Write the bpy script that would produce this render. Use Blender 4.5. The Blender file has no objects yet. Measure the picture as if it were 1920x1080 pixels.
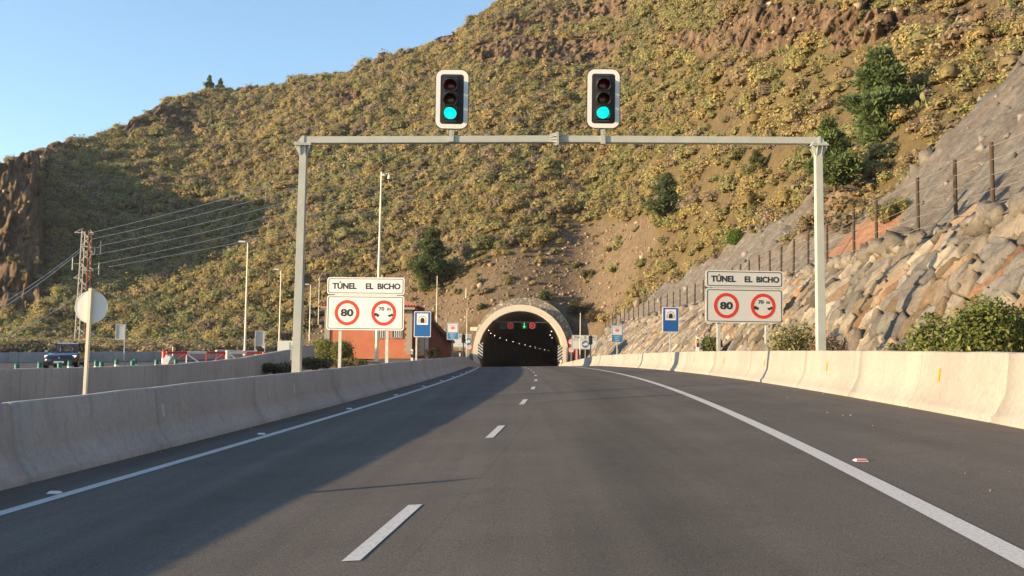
import bpy, bmesh, math, random
import numpy as np
from mathutils import Vector, Matrix

S = bpy.context.scene
COL = S.collection
random.seed(7)
RNG = np.random.default_rng(11)

# ---------------------------------------------------------------- camera
F_PX = 1869.02; PITCH = 0.0550182; ROLL = 0.0135631; CAM_H = 1.3078917
_fw = np.array([0, math.cos(PITCH), math.sin(PITCH)])
_up = np.array([0, -math.sin(PITCH), math.cos(PITCH)])
_rt = np.array([1.0, 0, 0])
CR = _rt * math.cos(ROLL) + _up * math.sin(ROLL)
CU = -_rt * math.sin(ROLL) + _up * math.cos(ROLL)
cam_d = bpy.data.cameras.new('camera')
cam = bpy.data.objects.new('camera', cam_d)
COL.objects.link(cam)
cam_d.sensor_width = 36.0
cam_d.lens = F_PX / 1920 * 36
cam_d.clip_start = 0.1
cam_d.clip_end = 6000
M3 = Matrix(((CR[0], CU[0], -_fw[0]), (CR[1], CU[1], -_fw[1]), (CR[2], CU[2], -_fw[2])))
cam.matrix_world = Matrix.Translation((0, 0, CAM_H)) @ M3.to_4x4()
S.camera = cam

# ---------------------------------------------------------------- light
SUN_EL = math.radians(9.0)
SUN_AZ = math.radians(16.0)            # the light travels this far forward of straight to the right
TO_SUN = Vector((-math.cos(SUN_EL) * math.cos(SUN_AZ), -math.cos(SUN_EL) * math.sin(SUN_AZ), math.sin(SUN_EL)))
world = bpy.data.worlds.new("World"); S.world = world; world.use_nodes = True
wn = world.node_tree.nodes; wl = world.node_tree.links
sky = wn.new('ShaderNodeTexSky'); sky.sky_type = 'NISHITA'; sky.sun_disc = False
sky.sun_elevation = SUN_EL
sky.sun_rotation = math.atan2(TO_SUN.x, TO_SUN.y)
sky.altitude = 200; sky.air_density = 1.0; sky.dust_density = 0.3; sky.ozone_density = 2.5
bg = wn['Background']; bg.inputs['Strength'].default_value = 0.15
wl.new(sky.outputs[0], bg.inputs[0])
sun_d = bpy.data.lights.new('sun', 'SUN'); sun_d.energy = 4.5; sun_d.angle = math.radians(0.53)
sun_d.color = (1.0, 0.74, 0.44)
sun = bpy.data.objects.new('sun', sun_d); COL.objects.link(sun)
sun.rotation_euler = TO_SUN.to_track_quat('Z', 'Y').to_euler()
S.view_settings.view_transform = 'Standard'; S.view_settings.look = 'None'
S.view_settings.gamma = 1; S.view_settings.use_curve_mapping = False
S.view_settings.exposure = 1.33

# ---------------------------------------------------------------- helpers
def at(px, py, d):
    """point seen at pixel (px, py) of the 1920x1080 photograph, d metres ahead"""
    v = CR * ((px - 960) / F_PX) + CU * ((540 - py) / F_PX) + _fw
    v = v * (d / v[1])
    return Vector((v[0], v[1], v[2] + CAM_H))

def project(P):
    P = np.asarray(P, float) - np.array([0, 0, CAM_H])
    d = P @ _fw
    d = np.where(np.abs(d) < 1e-6, 1e-6, d)
    return 960 + F_PX * (P @ CR) / d, 540 - F_PX * (P @ CU) / d, d

def _h(ix, iy, iz, seed):
    n = (ix.astype(np.int64) * 374761393 + iy.astype(np.int64) * 668265263 + iz.astype(np.int64) * 2147483647 + seed * 974634599) & 0xFFFFFFFF
    n = ((n ^ (n >> 13)) * 1274126177) & 0xFFFFFFFF
    n = (n ^ (n >> 16)) & 0xFFFFFFFF
    return n / 4294967295.0

def vnoise(x, y, z=None, seed=0):
    x = np.asarray(x, float); y = np.asarray(y, float)
    z = np.zeros_like(x) if z is None else np.asarray(z, float)
    ix, iy, iz = np.floor(x), np.floor(y), np.floor(z)
    fx, fy, fz = x - ix, y - iy, z - iz
    fx, fy, fz = [t * t * (3 - 2 * t) for t in (fx, fy, fz)]
    r = 0
    for a in (0, 1):
        for b in (0, 1):
            for c in (0, 1):
                w = (fx if a else 1 - fx) * (fy if b else 1 - fy) * (fz if c else 1 - fz)
                r = r + w * _h(ix + a, iy + b, iz + c, seed)
    return r

def fbm(x, y, z=None, seed=0, oct=4):
    r = 0; amp = 0.5; k = 1.0
    for o in range(oct):
        r = r + amp * (vnoise(np.asarray(x) * k, np.asarray(y) * k, None if z is None else np.asarray(z) * k, seed + o * 17) - 0.5)
        amp *= 0.5; k *= 2.03
    return r

def sstep(a, b, x):
    t = np.clip((np.asarray(x, float) - a) / (b - a), 0, 1)
    return t * t * (3 - 2 * t)

class MB:
    """collects shapes; build() links them as one mesh object"""
    def __init__(s): s.v = []; s.f = []; s.m = []
    def add(s, vs, fs, mi=0):
        o = len(s.v); s.v += [tuple(p) for p in vs]
        for f in fs: s.f.append(tuple(i + o for i in f)); s.m.append(mi)
        return s
    def box(s, c, size, mi=0, rot=None):
        hx, hy, hz = size[0] / 2, size[1] / 2, size[2] / 2
        vs = [Vector((x, y, z)) for x in (-hx, hx) for y in (-hy, hy) for z in (-hz, hz)]
        if rot is not None: vs = [rot @ p for p in vs]
        c = Vector(c)
        return s.add([p + c for p in vs], [(0, 1, 3, 2), (4, 6, 7, 5), (0, 4, 5, 1), (2, 3, 7, 6), (0, 2, 6, 4), (1, 5, 7, 3)], mi)
    def tube(s, p0, p1, r0, r1=None, n=8, mi=0, cap=True):
        r1 = r0 if r1 is None else r1
        p0, p1 = Vector(p0), Vector(p1); d = (p1 - p0).normalized()
        a = d.orthogonal().normalized(); b = d.cross(a)
        vs = []
        for p, r in ((p0, r0), (p1, r1)):
            for k in range(n):
                t = 2 * math.pi * k / n
                vs.append(p + a * (r * math.cos(t)) + b * (r * math.sin(t)))
        fs = [(k, (k + 1) % n, n + (k + 1) % n, n + k) for k in range(n)]
        if cap: fs += [tuple(range(n))[::-1], tuple(range(n, 2 * n))]
        return s.add(vs, fs, mi)
    def path(s, pts, r, n=6, mi=0):
        pts = [Vector(p) for p in pts]; vs = []; fs = []
        up = Vector((0, 0, 1))
        for i, p in enumerate(pts):
            d = (pts[min(i + 1, len(pts) - 1)] - pts[max(i - 1, 0)]).normalized()
            a = d.cross(up)
            a = a.normalized() if a.length > 1e-4 else d.orthogonal().normalized()
            b = d.cross(a)
            rr = r[i] if hasattr(r, '__len__') else r
            vs += [p + a * (rr * math.cos(2 * math.pi * k / n)) + b * (rr * math.sin(2 * math.pi * k / n)) for k in range(n)]
        for i in range(len(pts) - 1):
            fs += [(i * n + k, i * n + (k + 1) % n, (i + 1) * n + (k + 1) % n, (i + 1) * n + k) for k in range(n)]
        fs += [tuple(range(n))[::-1], tuple(range((len(pts) - 1) * n, len(pts) * n))]
        return s.add(vs, fs, mi)
    def prism(s, poly, y0, y1, mi=0):
        """poly: (x,z) outline, extruded along y from y0 to y1"""
        n = len(poly)
        vs = [(x, y0, z) for x, z in poly] + [(x, y1, z) for x, z in poly]
        fs = [tuple(range(n)), tuple(range(n, 2 * n))[::-1]]
        fs += [(k, k + n, (k + 1) % n + n, (k + 1) % n) for k in range(n)]
        return s.add(vs, fs, mi)
    def frame(s, outer, inner, y0, y1, mi=0):
        """ring between two outlines of equal length"""
        n = len(outer)
        vs = [(x, y0, z) for x, z in outer] + [(x, y0, z) for x, z in inner] + [(x, y1, z) for x, z in outer] + [(x, y1, z) for x, z in inner]
        fs = []
        for k in range(n):
            j = (k + 1) % n
            fs += [(k, j, n + j, n + k), (2 * n + k, 3 * n + k, 3 * n + j, 2 * n + j), (k, 2 * n + k, 2 * n + j, j), (n + k, n + j, 3 * n + j, 3 * n + k)]
        return s.add(vs, fs, mi)
    def build(s, name, mats, parent=None, smooth=False, bevel=0):
        me = bpy.data.meshes.new(name)
        me.from_pydata(s.v, [], s.f)
        for m in (mats if isinstance(mats, (list, tuple)) else [mats]): me.materials.append(m)
        if any(s.m): me.polygons.foreach_set('material_index', s.m)
        bm = bmesh.new(); bm.from_mesh(me); bmesh.ops.recalc_face_normals(bm, faces=bm.faces)
        if bevel:
            bmesh.ops.bevel(bm, geom=[e for e in bm.edges], offset=bevel, segments=2, affect='EDGES', clamp_overlap=True)
        bm.to_mesh(me); bm.free()
        if smooth: me.shade_smooth()
        me.update()
        return link(name, me, parent)

def link(name, me, parent=None):
    o = bpy.data.objects.new(name, me); COL.objects.link(o)
    if parent is not None: o.parent = parent
    return o

def tag(o, label=None, cat=None, group=None, kind=None):
    if label: o['label'] = label
    if cat: o['category'] = cat
    if group: o['group'] = group
    if kind: o['kind'] = kind
    return o

def thing(name, label, cat, loc=(0, 0, 0), rz=0, group=None):
    o = bpy.data.objects.new(name, None); COL.objects.link(o)
    o.empty_display_size = 0.2
    o.location = loc; o.rotation_euler = (0, 0, rz)
    return tag(o, label, cat, group)

def dup(root, loc, rz=None, label=None, scale=None):
    def cp(o, parent):
        c = o.copy(); COL.objects.link(c)
        if parent is not None: c.parent = parent
        for ch in [x for x in KIDS.get(o.name, [])]: cp(ch, c)
        return c
    KIDS = {}
    for x in list(COL.objects):
        if x.parent is not None: KIDS.setdefault(x.parent.name, []).append(x)
    r = cp(root, None); r.location = loc
    if rz is not None: r.rotation_euler = (0, 0, rz)
    if label: r['label'] = label
    if scale: r.scale = scale
    return r

def np_mesh(name, V, Q, mats, tint=None, parent=None, smooth=False, extra=None, normals_out=False):
    V = np.ascontiguousarray(V, np.float32); Q = np.ascontiguousarray(Q, np.int32)
    k = Q.shape[1]
    me = bpy.data.meshes.new(name)
    me.vertices.add(len(V)); me.vertices.foreach_set('co', V.ravel())
    me.loops.add(Q.size); me.loops.foreach_set('vertex_index', Q.ravel())
    me.polygons.add(len(Q)); me.polygons.foreach_set('loop_start', np.arange(0, Q.size, k, dtype=np.int32))
    me.update(calc_edges=True)
    for m in (mats if isinstance(mats, (list, tuple)) else [mats]): me.materials.append(m)
    if tint is not None:
        a = me.attributes.new('tint', 'FLOAT_COLOR', 'POINT')
        c = np.ones((len(V), 4), np.float32); c[:, :3] = tint
        a.data.foreach_set('color', c.ravel())
    for nm, arr in (extra or {}).items():
        a = me.attributes.new(nm, 'FLOAT', 'POINT'); a.data.foreach_set('value', np.ascontiguousarray(arr, np.float32))
    if smooth: me.polygons.foreach_set('use_smooth', np.ones(len(Q), bool))
    me.validate(); me.update()
    return link(name, me, parent)

def grid_quads(nu, nv):
    i = np.arange(nu - 1)[:, None] * nv + np.arange(nv - 1)[None, :]
    return np.stack([i, i + nv, i + nv + 1, i + 1], -1).reshape(-1, 4)

def rrect(w, h, r, cx=0, cz=0, n=6):
    pts = []
    for sx, sz, a0 in ((1, -1, -90), (1, 1, 0), (-1, 1, 90), (-1, -1, 180)):
        for k in range(n + 1):
            a = math.radians(a0 + 90 * k / n)
            pts.append((cx + sx * (w / 2 - r) + r * math.cos(a), cz + sz * (h / 2 - r) + r * math.sin(a)))
    return pts

def circ(r, cx=0, cz=0, n=40):
    return [(cx + r * math.cos(2 * math.pi * k / n), cz + r * math.sin(2 * math.pi * k / n)) for k in range(n)]

# ---------------------------------------------------------------- materials
def mat(name, col=(.5, .5, .5), rough=.6, metal=0, emit=None, estr=1, spec=None):
    m = bpy.data.materials.new(name); m.use_nodes = True
    b = m.node_tree.nodes['Principled BSDF']
    b.inputs['Base Color'].default_value = (*col, 1); b.inputs['Roughness'].default_value = rough
    b.inputs['Metallic'].default_value = metal
    if spec is not None: b.inputs['Specular IOR Level'].default_value = spec
    if emit:
        b.inputs['Emission Color'].default_value = (*emit, 1); b.inputs['Emission Strength'].default_value = estr
    return m

def nd(m, t, **kw):
    n = m.node_tree.nodes.new(t)
    for k, v in kw.items():
        if k in n.inputs.keys(): n.inputs[k].default_value = v
        else: setattr(n, k, v)
    return n
def lk(m, a, b): m.node_tree.links.new(a, b)
def bsdf(m): return m.node_tree.nodes['Principled BSDF']

def coords(m, scale=(1, 1, 1), src='Object'):
    tc = nd(m, 'ShaderNodeTexCoord'); mp = nd(m, 'ShaderNodeMapping')
    mp.inputs['Scale'].default_value = scale
    lk(m, tc.outputs[src], mp.inputs[0]); return mp.outputs[0]

def noise(m, vec, scale, detail=4, rough=.55):
    n = nd(m, 'ShaderNodeTexNoise'); n.inputs['Scale'].default_value = scale
    n.inputs['Detail'].default_value = detail; n.inputs['Roughness'].default_value = rough
    lk(m, vec, n.inputs['Vector']); return n.outputs['Fac']

def ramp(m, fac, stops):
    r = nd(m, 'ShaderNodeValToRGB'); e = r.color_ramp.elements
    while len(e) < len(stops): e.new(0.5)
    for el, (p, c) in zip(e, stops):
        el.position = p; el.color = (*c, 1) if len(c) == 3 else c
    lk(m, fac, r.inputs[0]); return r.outputs[0]

def mix(m, fac, a, b, mode='MIX'):
    n = nd(m, 'ShaderNodeMix'); n.data_type = 'RGBA'; n.blend_type = mode
    if hasattr(fac, 'links'): lk(m, fac, n.inputs[0])
    else: n.inputs[0].default_value = fac
    for i, x in ((6, a), (7, b)):
        if hasattr(x, 'links'): lk(m, x, n.inputs[i])
        else: n.inputs[i].default_value = (*x, 1)
    return n.outputs[2]

def bump(m, h, strength=.3, dist=.02):
    b = nd(m, 'ShaderNodeBump'); b.inputs['Strength'].default_value = strength; b.inputs['Distance'].default_value = dist
    lk(m, h, b.inputs['Height']); lk(m, b.outputs[0], bsdf(m).inputs['Normal'])

def attr(m, name):
    a = nd(m, 'ShaderNodeAttribute'); a.attribute_name = name; return a

def concrete(name, c0, c1, c2, stain=.5):
    m = mat(name, c1, .85)
    v = coords(m); big = noise(m, v, .6, 5); fine = noise(m, v, 14, 6, .7)
    c = ramp(m, big, [(.3, c0), (.5, c1), (.7, c2)])
    vs = coords(m, (5, 5, .35)); st = noise(m, vs, 1.2, 5, .65)
    c = mix(m, ramp(m, st, [(.52, (0, 0, 0)), (.72, (stain,) * 3)]), c, tuple(x * .42 for x in c0))
    c = mix(m, .35, c, ramp(m, fine, [(.3, (.35,) * 3), (.7, (.75,) * 3)]), 'OVERLAY')
    lk(m, c, bsdf(m).inputs[0]); bump(m, fine, .25, .01)
    return m

M = {}
def setup_materials():
    # asphalt
    m = M['asphalt'] = mat('asphalt', (.08, .075, .07), .92, spec=.12)
    v = coords(m); f1 = noise(m, v, 90, 3, .8); f2 = noise(m, v, .35, 5, .6); vl = coords(m, (2.2, .05, 1)); f3 = noise(m, vl, 1.0, 4)
    f4 = noise(m, v, 2.3, 6, .75)
    c = ramp(m, f1, [(.32, (.064, .056, .048)), (.52, (.122, .107, .091)), (.72, (.22, .197, .17))])
    c = mix(m, .6, c, ramp(m, f2, [(.3, (.40,) * 3), (.7, (.62,) * 3)]), 'OVERLAY')
    c = mix(m, .55, c, ramp(m, f3, [(.3, (.38,) * 3), (.7, (.60,) * 3)]), 'OVERLAY')
    c = mix(m, .5, c, ramp(m, f4, [(.25, (.32,) * 3), (.45, (.5,) * 3), (.8, (.55,) * 3)]), 'OVERLAY')
    la = attr(m, 'lat').outputs['Fac']
    def fn(op, a, b):
        n = nd(m, 'ShaderNodeMath'); n.operation = op
        for i, x in enumerate((a, b)):
            if hasattr(x, 'links'): lk(m, x, n.inputs[i])
            elif x is not None: n.inputs[i].default_value = x
        return n.outputs[0]
    lane = fn('ABSOLUTE', fn('SUBTRACT', fn('ABSOLUTE', la, None), 1.8), None)           # distance from a lane centre
    wob = fn('ADD', lane, fn('MULTIPLY', fn('SUBTRACT', f3, .5), .5))
    track = ramp(m, wob, [(.0, (.42,) * 3), (.30, (.47,) * 3), (.75, (.57,) * 3), (1.0, (.56,) * 3)])   # oily lane middle, paler polished tracks
    c = mix(m, .8, c, track, 'OVERLAY')
    ed = fn('ABSOLUTE', fn('SUBTRACT', fn('ADD', la, fn('MULTIPLY', fn('SUBTRACT', f2, .5), .05)), .34), None)
    c = mix(m, ramp(m, ed, [(.0, (.16,) * 3), (.02, (0, 0, 0))]), c, (.03, .028, .026))                # paving joint beside the lane line
    dirt = fn('ADD', la, fn('MULTIPLY', f4, .5)); c = mix(m, ramp(m, fn('SUBTRACT', dirt, 5.55), [(.55, (0, 0, 0)), (1.0, (.55,) * 3)]), c, (.17, .13, .095))
    lk(m, c, bsdf(m).inputs[0]); bump(m, f1, .5, .006)
    # road paint, worn
    m = M['road_paint'] = mat('road_paint', (.6, .6, .57), .7)
    v = coords(m); w = noise(m, v, 40, 5, .75)
    c = ramp(m, w, [(.30, (.20, .19, .18)), (.44, (.50, .49, .46)), (.7, (.66, .65, .61))])
    lk(m, c, bsdf(m).inputs[0])
    M['barrier_left'] = concrete('concrete_grey', (.32, .305, .278), (.375, .357, .328), (.42, .40, .37), .32)
    M['barrier_right'] = concrete('concrete_cream', (.275, .247, .212), (.315, .287, .245), (.345, .313, .27), .22)
    M['concrete_portal'] = concrete('concrete_portal', (.72, .60, .45), (.78, .66, .50), (.80, .68, .53), .06)
    M['wall_grey'] = concrete('concrete_wall_grey', (.26, .25, .24), (.32, .31, .295), (.36, .35, .33), .5)
    M['lining'] = concrete('tunnel_lining', (.34, .26, .19), (.40, .31, .23), (.46, .36, .27), .5)
    # painted / galvanised steel
    m = M['gantry'] = mat('gantry_paint', (.36, .38, .335), .55)
    v = coords(m); n1 = noise(m, v, 3, 5); lk(m, ramp(m, n1, [(.3, (.40, .42, .37)), (.7, (.47, .49, .435))]), bsdf(m).inputs[0])
    m = M['galv'] = mat('galvanised_steel', (.52, .52, .47), .5)
    v = coords(m); n1 = noise(m, v, 6, 4); lk(m, ramp(m, n1, [(.3, (.46, .46, .42)), (.7, (.62, .61, .55))]), bsdf(m).inputs[0])
    m = M['sign_back'] = mat('sign_back', (.5, .52, .5), .5)
    M['cream_pole'] = mat('cream_pole', (.72, .68, .52), .5)
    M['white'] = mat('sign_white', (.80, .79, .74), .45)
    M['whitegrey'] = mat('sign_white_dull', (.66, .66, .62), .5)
    M['black'] = mat('sign_black', (.02, .02, .02), .5)
    M['red'] = mat('sign_red', (.66, .045, .02), .45)
    M['blue'] = mat('sign_blue', (.012, .115, .36), .45)
    M['paleblue'] = mat('sign_pale_blue', (.05, .24, .48), .45)
    M['tealblue'] = mat('sign_blue_faded', (.04, .20, .40), .45)
    M['pink'] = mat('sign_pink', (.65, .16, .18), .5)
    M['grey_ink'] = mat('grey_ink', (.40, .42, .44), .5)
    M['housing'] = mat('signal_housing', (.035, .04, .04), .35)
    M['board'] = mat('signal_board', (.022, .02, .018), .6)
    M['hood'] = mat('signal_hood', (.012, .012, .012), .5)
    M['lens_red'] = mat('lens_red', (.16, .008, .006), .2)
    M['lens_amber'] = mat('lens_amber', (.12, .035, .006), .2)
    M['lens_green'] = mat('lens_green', (.0, .5, .4), .3, emit=(0.0, .62, .43), estr=1.15)
    M['led_red'] = mat('led_red', (.1, 0, 0), .5, emit=(1, .06, .03), estr=.55)
    M['led_red_dim'] = mat('led_red_dim', (.1, 0, 0), .5, emit=(1, .06, .03), estr=.22)
    M['led_green'] = mat('led_green', (0, .1, .02), .5, emit=(.05, 1, .2), estr=.5)
    M['led_panel'] = mat('led_panel', (.012, .016, .014), .5)
    M['lamp_glow'] = mat('lamp_glow', (.8, .8, .8), .5, emit=(1, .82, .60), estr=6)
    M['fence_post'] = mat('fence_post', (.055, .038, .024), .8)
    M['wire'] = mat('fence_wire', (.26, .25, .21), .6)
    M['cable'] = mat('power_cable', (.80, .77, .68), .5)
    M['rust'] = mat('pylon_rust', (.30, .10, .05), .8)
    M['pylon'] = mat('pylon_steel', (.56, .52, .43), .6)
    M['green_plastic'] = mat('bollard_green', (.01, .17, .11), .45)
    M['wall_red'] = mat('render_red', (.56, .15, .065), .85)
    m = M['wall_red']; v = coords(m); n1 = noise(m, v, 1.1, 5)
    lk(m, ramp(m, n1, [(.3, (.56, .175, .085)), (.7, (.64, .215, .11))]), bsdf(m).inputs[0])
    M['wall_shaded'] = mat('render_red_shaded', (.20, .06, .04), .85)  # end wall and annex: the shade of this side is put into the colour
    M['quoin'] = mat('quoin_stone', (.40, .36, .27), .85)
    M['roof_tile'] = mat('roof_tile', (.42, .14, .08), .8)
    M['glass_dark'] = mat('window_dark', (.05, .06, .065), .15)
    M['car_paint'] = mat('car_paint', (.012, .014, .018), .12); bsdf(M['car_paint']).inputs['Coat Weight'].default_value = .6
    M['car_glass'] = mat('car_glass', (.02, .025, .03), .05)
    bsdf(M['car_glass']).inputs['Alpha'].default_value = .55
    M['tyre'] = mat('tyre', (.015, .015, .015), .9)
    M['rim'] = mat('rim', (.45, .45, .46), .35, .8)
    M['headlight'] = mat('headlight', (.8, .8, .8), .1, emit=(1, .97, .9), estr=.7)
    M['plate'] = mat('plate', (.8, .8, .78), .5)
    M['skin'] = mat('skin', (.45, .27, .19), .6)
    M['shirt'] = mat('shirt', (.35, .34, .34), .8)
    M['hair'] = mat('hair', (.02, .015, .01), .7)
    M['amber'] = mat('reflector_amber', (.75, .30, .02), .4)
    M['stud_white'] = mat('stud_white', (.75, .75, .72), .4)
    # tinted foliage etc.
    for nm, rg, tr in (('foliage', .75, .45), ('boulder', .85, 0), ('bark', .9, 0)):
        m = M[nm] = mat(nm, (.2, .2, .1), rg, spec=.2)
        a = attr(m, 'tint'); v = coords(m)
        n1 = noise(m, v, 2.2 if nm != 'boulder' else 1.6, 6, .65)
        c = mix(m, .38 if nm != 'boulder' else .9, a.outputs['Color'], ramp(m, n1, [(.28, (.30,) * 3), (.72, (.72,) * 3)]), 'OVERLAY')
        if nm == 'boulder':
            n2 = noise(m, v, 7, 6, .75); c = mix(m, .6, c, ramp(m, n2, [(.3, (.32,) * 3), (.7, (.66,) * 3)]), 'OVERLAY')
            vo = nd(m, 'ShaderNodeTexVoronoi'); vo.feature = 'DISTANCE_TO_EDGE'; vo.inputs['Scale'].default_value = 1.3
            wv = nd(m, 'ShaderNodeVectorMath'); wv.operation = 'ADD'; nn = nd(m, 'ShaderNodeTexNoise'); nn.inputs['Scale'].default_value = 1.7; lk(m, v, nn.inputs['Vector'])
            lk(m, v, wv.inputs[0]); lk(m, nn.outputs['Color'], wv.inputs[1]); lk(m, wv.outputs[0], vo.inputs['Vector'])
            c = mix(m, ramp(m, vo.outputs['Distance'], [(.0, (.38,) * 3), (.025, (0, 0, 0))]), c, (.07, .055, .04))        # cracks
            bump(m, n2, 1.0, .08)
        lk(m, c, bsdf(m).inputs[0])
        if tr:
            t = nd(m, 'ShaderNodeBsdfTranslucent'); lk(m, c, t.inputs[0]); mx = nd(m, 'ShaderNodeMixShader'); mx.inputs[0].default_value = tr
            lk(m, bsdf(m).outputs[0], mx.inputs[1]); lk(m, t.outputs[0], mx.inputs[2])
            lk(m, mx.outputs[0], m.node_tree.nodes['Material Output'].inputs[0])
    # hillside soil / rock : attributes rock, bare
    m = M['hill'] = mat('hill_ground', (.25, .18, .1), .95, spec=.1)
    v = coords(m); n1 = noise(m, v, .09, 6, .6); n2 = noise(m, v, 1.1, 8, .72); n3 = noise(m, v, .35, 6, .7)
    soil = ramp(m, n2, [(.28, (.060, .045, .026)), (.48, (.115, .086, .048)), (.7, (.185, .14, .08))])
    soil = mix(m, ramp(m, n1, [(.4, (0, 0, 0)), (.6, (.6,) * 3)]), soil, (.16, .125, .055))
    bare = ramp(m, n2, [(.25, (.075, .056, .036)), (.45, (.145, .110, .070)), (.62, (.195, .148, .098)), (.8, (.29, .23, .16))])
    bare = mix(m, ramp(m, n3, [(.45, (0, 0, 0)), (.68, (.45,) * 3)]), bare, (.20, .135, .088))
    vr = coords(m, (1.0, 1.0, .3)); r1 = noise(m, vr, .55, 8, .75)
    rock = ramp(m, r1, [(.34, (.03, .021, .014)), (.46, (.11, .075, .048)), (.6, (.20, .138, .09)), (.78, (.32, .235, .155))])
    ab = attr(m, 'bare'); ar = attr(m, 'rock')
    c = mix(m, ab.outputs['Fac'], soil, bare); c = mix(m, ar.outputs['Fac'], c, rock)
    lk(m, c, bsdf(m).inputs[0]); bump(m, n2, .8, .5)
    # netted cut slope : attribute red
    m = M['cut'] = mat('cut_slope', (.25, .23, .2), .95, spec=.1)
    v = coords(m, (.7, 1.6, .5)); n1 = noise(m, v, .25, 7, .7); n2 = noise(m, coords(m, (.5, 3.2, .5)), 1.0, 8, .7); n3 = noise(m, coords(m), 2.4, 7, .75)
    grey = ramp(m, n2, [(.3, (.10, .094, .083)), (.5, (.17, .16, .142)), (.72, (.245, .23, .205))])
    grey = mix(m, ramp(m, n1, [(.42, (0, 0, 0)), (.62, (.8,) * 3)]), grey, (.18, .145, .118))
    grey = mix(m, ramp(m, n3, [(.62, (0, 0, 0)), (.74, (.85,) * 3)]), grey, (.46, .40, .31))
    grey = mix(m, .85, grey, ramp(m, n3, [(.3, (.25,) * 3), (.7, (.70,) * 3)]), 'OVERLAY')
    red = ramp(m, n3, [(.3, (.22, .12, .075)), (.5, (.30, .16, .10)), (.7, (.36, .23, .155))])
    br = ramp(m, n3, [(.3, (.13, .095, .06)), (.5, (.22, .165, .11)), (.7, (.32, .25, .17))])
    c = mix(m, attr(m, 'brown').outputs['Fac'], grey, br)
    c = mix(m, attr(m, 'red').outputs['Fac'], c, red); lk(m, c, bsdf(m).inputs[0]); bump(m, n3, .8, .25)
    # ground
    m = M['ground'] = mat('ground_soil', (.2, .16, .1), .95, spec=.1)
    v = coords(m); n1 = noise(m, v, .5, 7, .65); n2 = noise(m, v, 5, 6, .7)
    c = ramp(m, n1, [(.3, (.13, .10, .065)), (.55, (.22, .17, .11)), (.75, (.28, .22, .15))])
    c = mix(m, .6, c, ramp(m, n2, [(.3, (.3,) * 3), (.7, (.7,) * 3)]), 'OVERLAY'); lk(m, c, bsdf(m).inputs[0])
    m = M['stone_clad'] = mat('stone_cladding', (.3, .28, .22), .9)
    vo = nd(m, 'ShaderNodeTexVoronoi'); vo.inputs['Scale'].default_value = 2.6; lk(m, coords(m), vo.inputs['Vector'])
    c = ramp(m, vo.outputs['Color'], [(.0, (.30, .27, .21)), (.5, (.44, .40, .31)), (1, (.66, .61, .49))])
    c = mix(m, ramp(m, vo.outputs['Distance'], [(.32, (0, 0, 0)), (.5, (.8,) * 3)]), c, (.17, .15, .12)); lk(m, c, bsdf(m).inputs[0])
setup_materials()

# ================================================================ road
_K = dict(x0=-1.5185395, a=0.1103219, k=-0.0027399, c3=2.89e-05, g=0.0055535, v=-0.0004379, w=4.3e-06, e0=0.0645035, e1=-0.000492)
BL, BR, LW, BH = -4.5368, 6.2841, 3.6, .8557
_ss = np.arange(-80, 320.01, .25)
def _path():
    k = _K; s = _ss; c3 = np.where(s < 0, 0, k['c3']); w = np.where(s < 0, 0, k['w'])
    kk = np.where(s < 0, k['k'], k['k']); s2 = np.clip(s, -80, 85)
    dx = k['a'] + kk * s2 + c3 * s2 * s2 / 2
    dx = np.where(s > 85, np.interp(s, [85, 100, 148, 185, 320], [dx[s <= 85][-1], -.008, -.008, .13, .17]), dx)
    s3 = np.clip(s, -80, 80)
    dz = k['g'] + k['v'] * s3 + w * s3 * s3 / 2
    dz = np.where(s > 80, np.interp(s, [80, 95, 145, 165, 320], [dz[s <= 80][-1], -.034, -.034, -.034, -.030]), dz)
    i0 = int(np.argmin(np.abs(s)))
    def integ(d, v0):
        c = np.concatenate([[0], np.cumsum((d[1:] + d[:-1]) / 2 * .25)]); return c - c[i0] + v0
    return integ(dx, k['x0']), integ(dz, 0.0)
_px, _pz = _path()
def RX(s): return np.interp(s, _ss, _px)
def RZ(s): return np.interp(s, _ss, _pz)
def RE(s): return np.clip(_K['e0'] + _K['e1'] * np.clip(s, 0, 90), .02, .07)
def RP(s, lat, up=0.0):
    """point on the road: s ahead, lat to the right of the lane line, up above the surface"""
    return Vector((float(RX(s) + lat), float(s), float(RZ(s) + RE(s) * lat + up)))

def strip(name, s_list, prof, mats, parent=None, closed=False, smooth=False):
    """sweep a profile [(lat, up)] along the road"""
    s = np.asarray(s_list, float); lat = np.array([p[0] for p in prof]); up = np.array([p[1] for p in prof])
    if up.ndim == 1: up = np.broadcast_to(up, (len(s), len(up)))
    X = RX(s)[:, None] + lat[None]; Z = RZ(s)[:, None] + RE(s)[:, None] * lat[None] + up
    V = np.stack([X, np.broadcast_to(s[:, None], X.shape), Z], -1).reshape(-1, 3)
    return np_mesh(name, V, grid_quads(len(s), len(prof)), mats, parent=parent, smooth=smooth)

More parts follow.
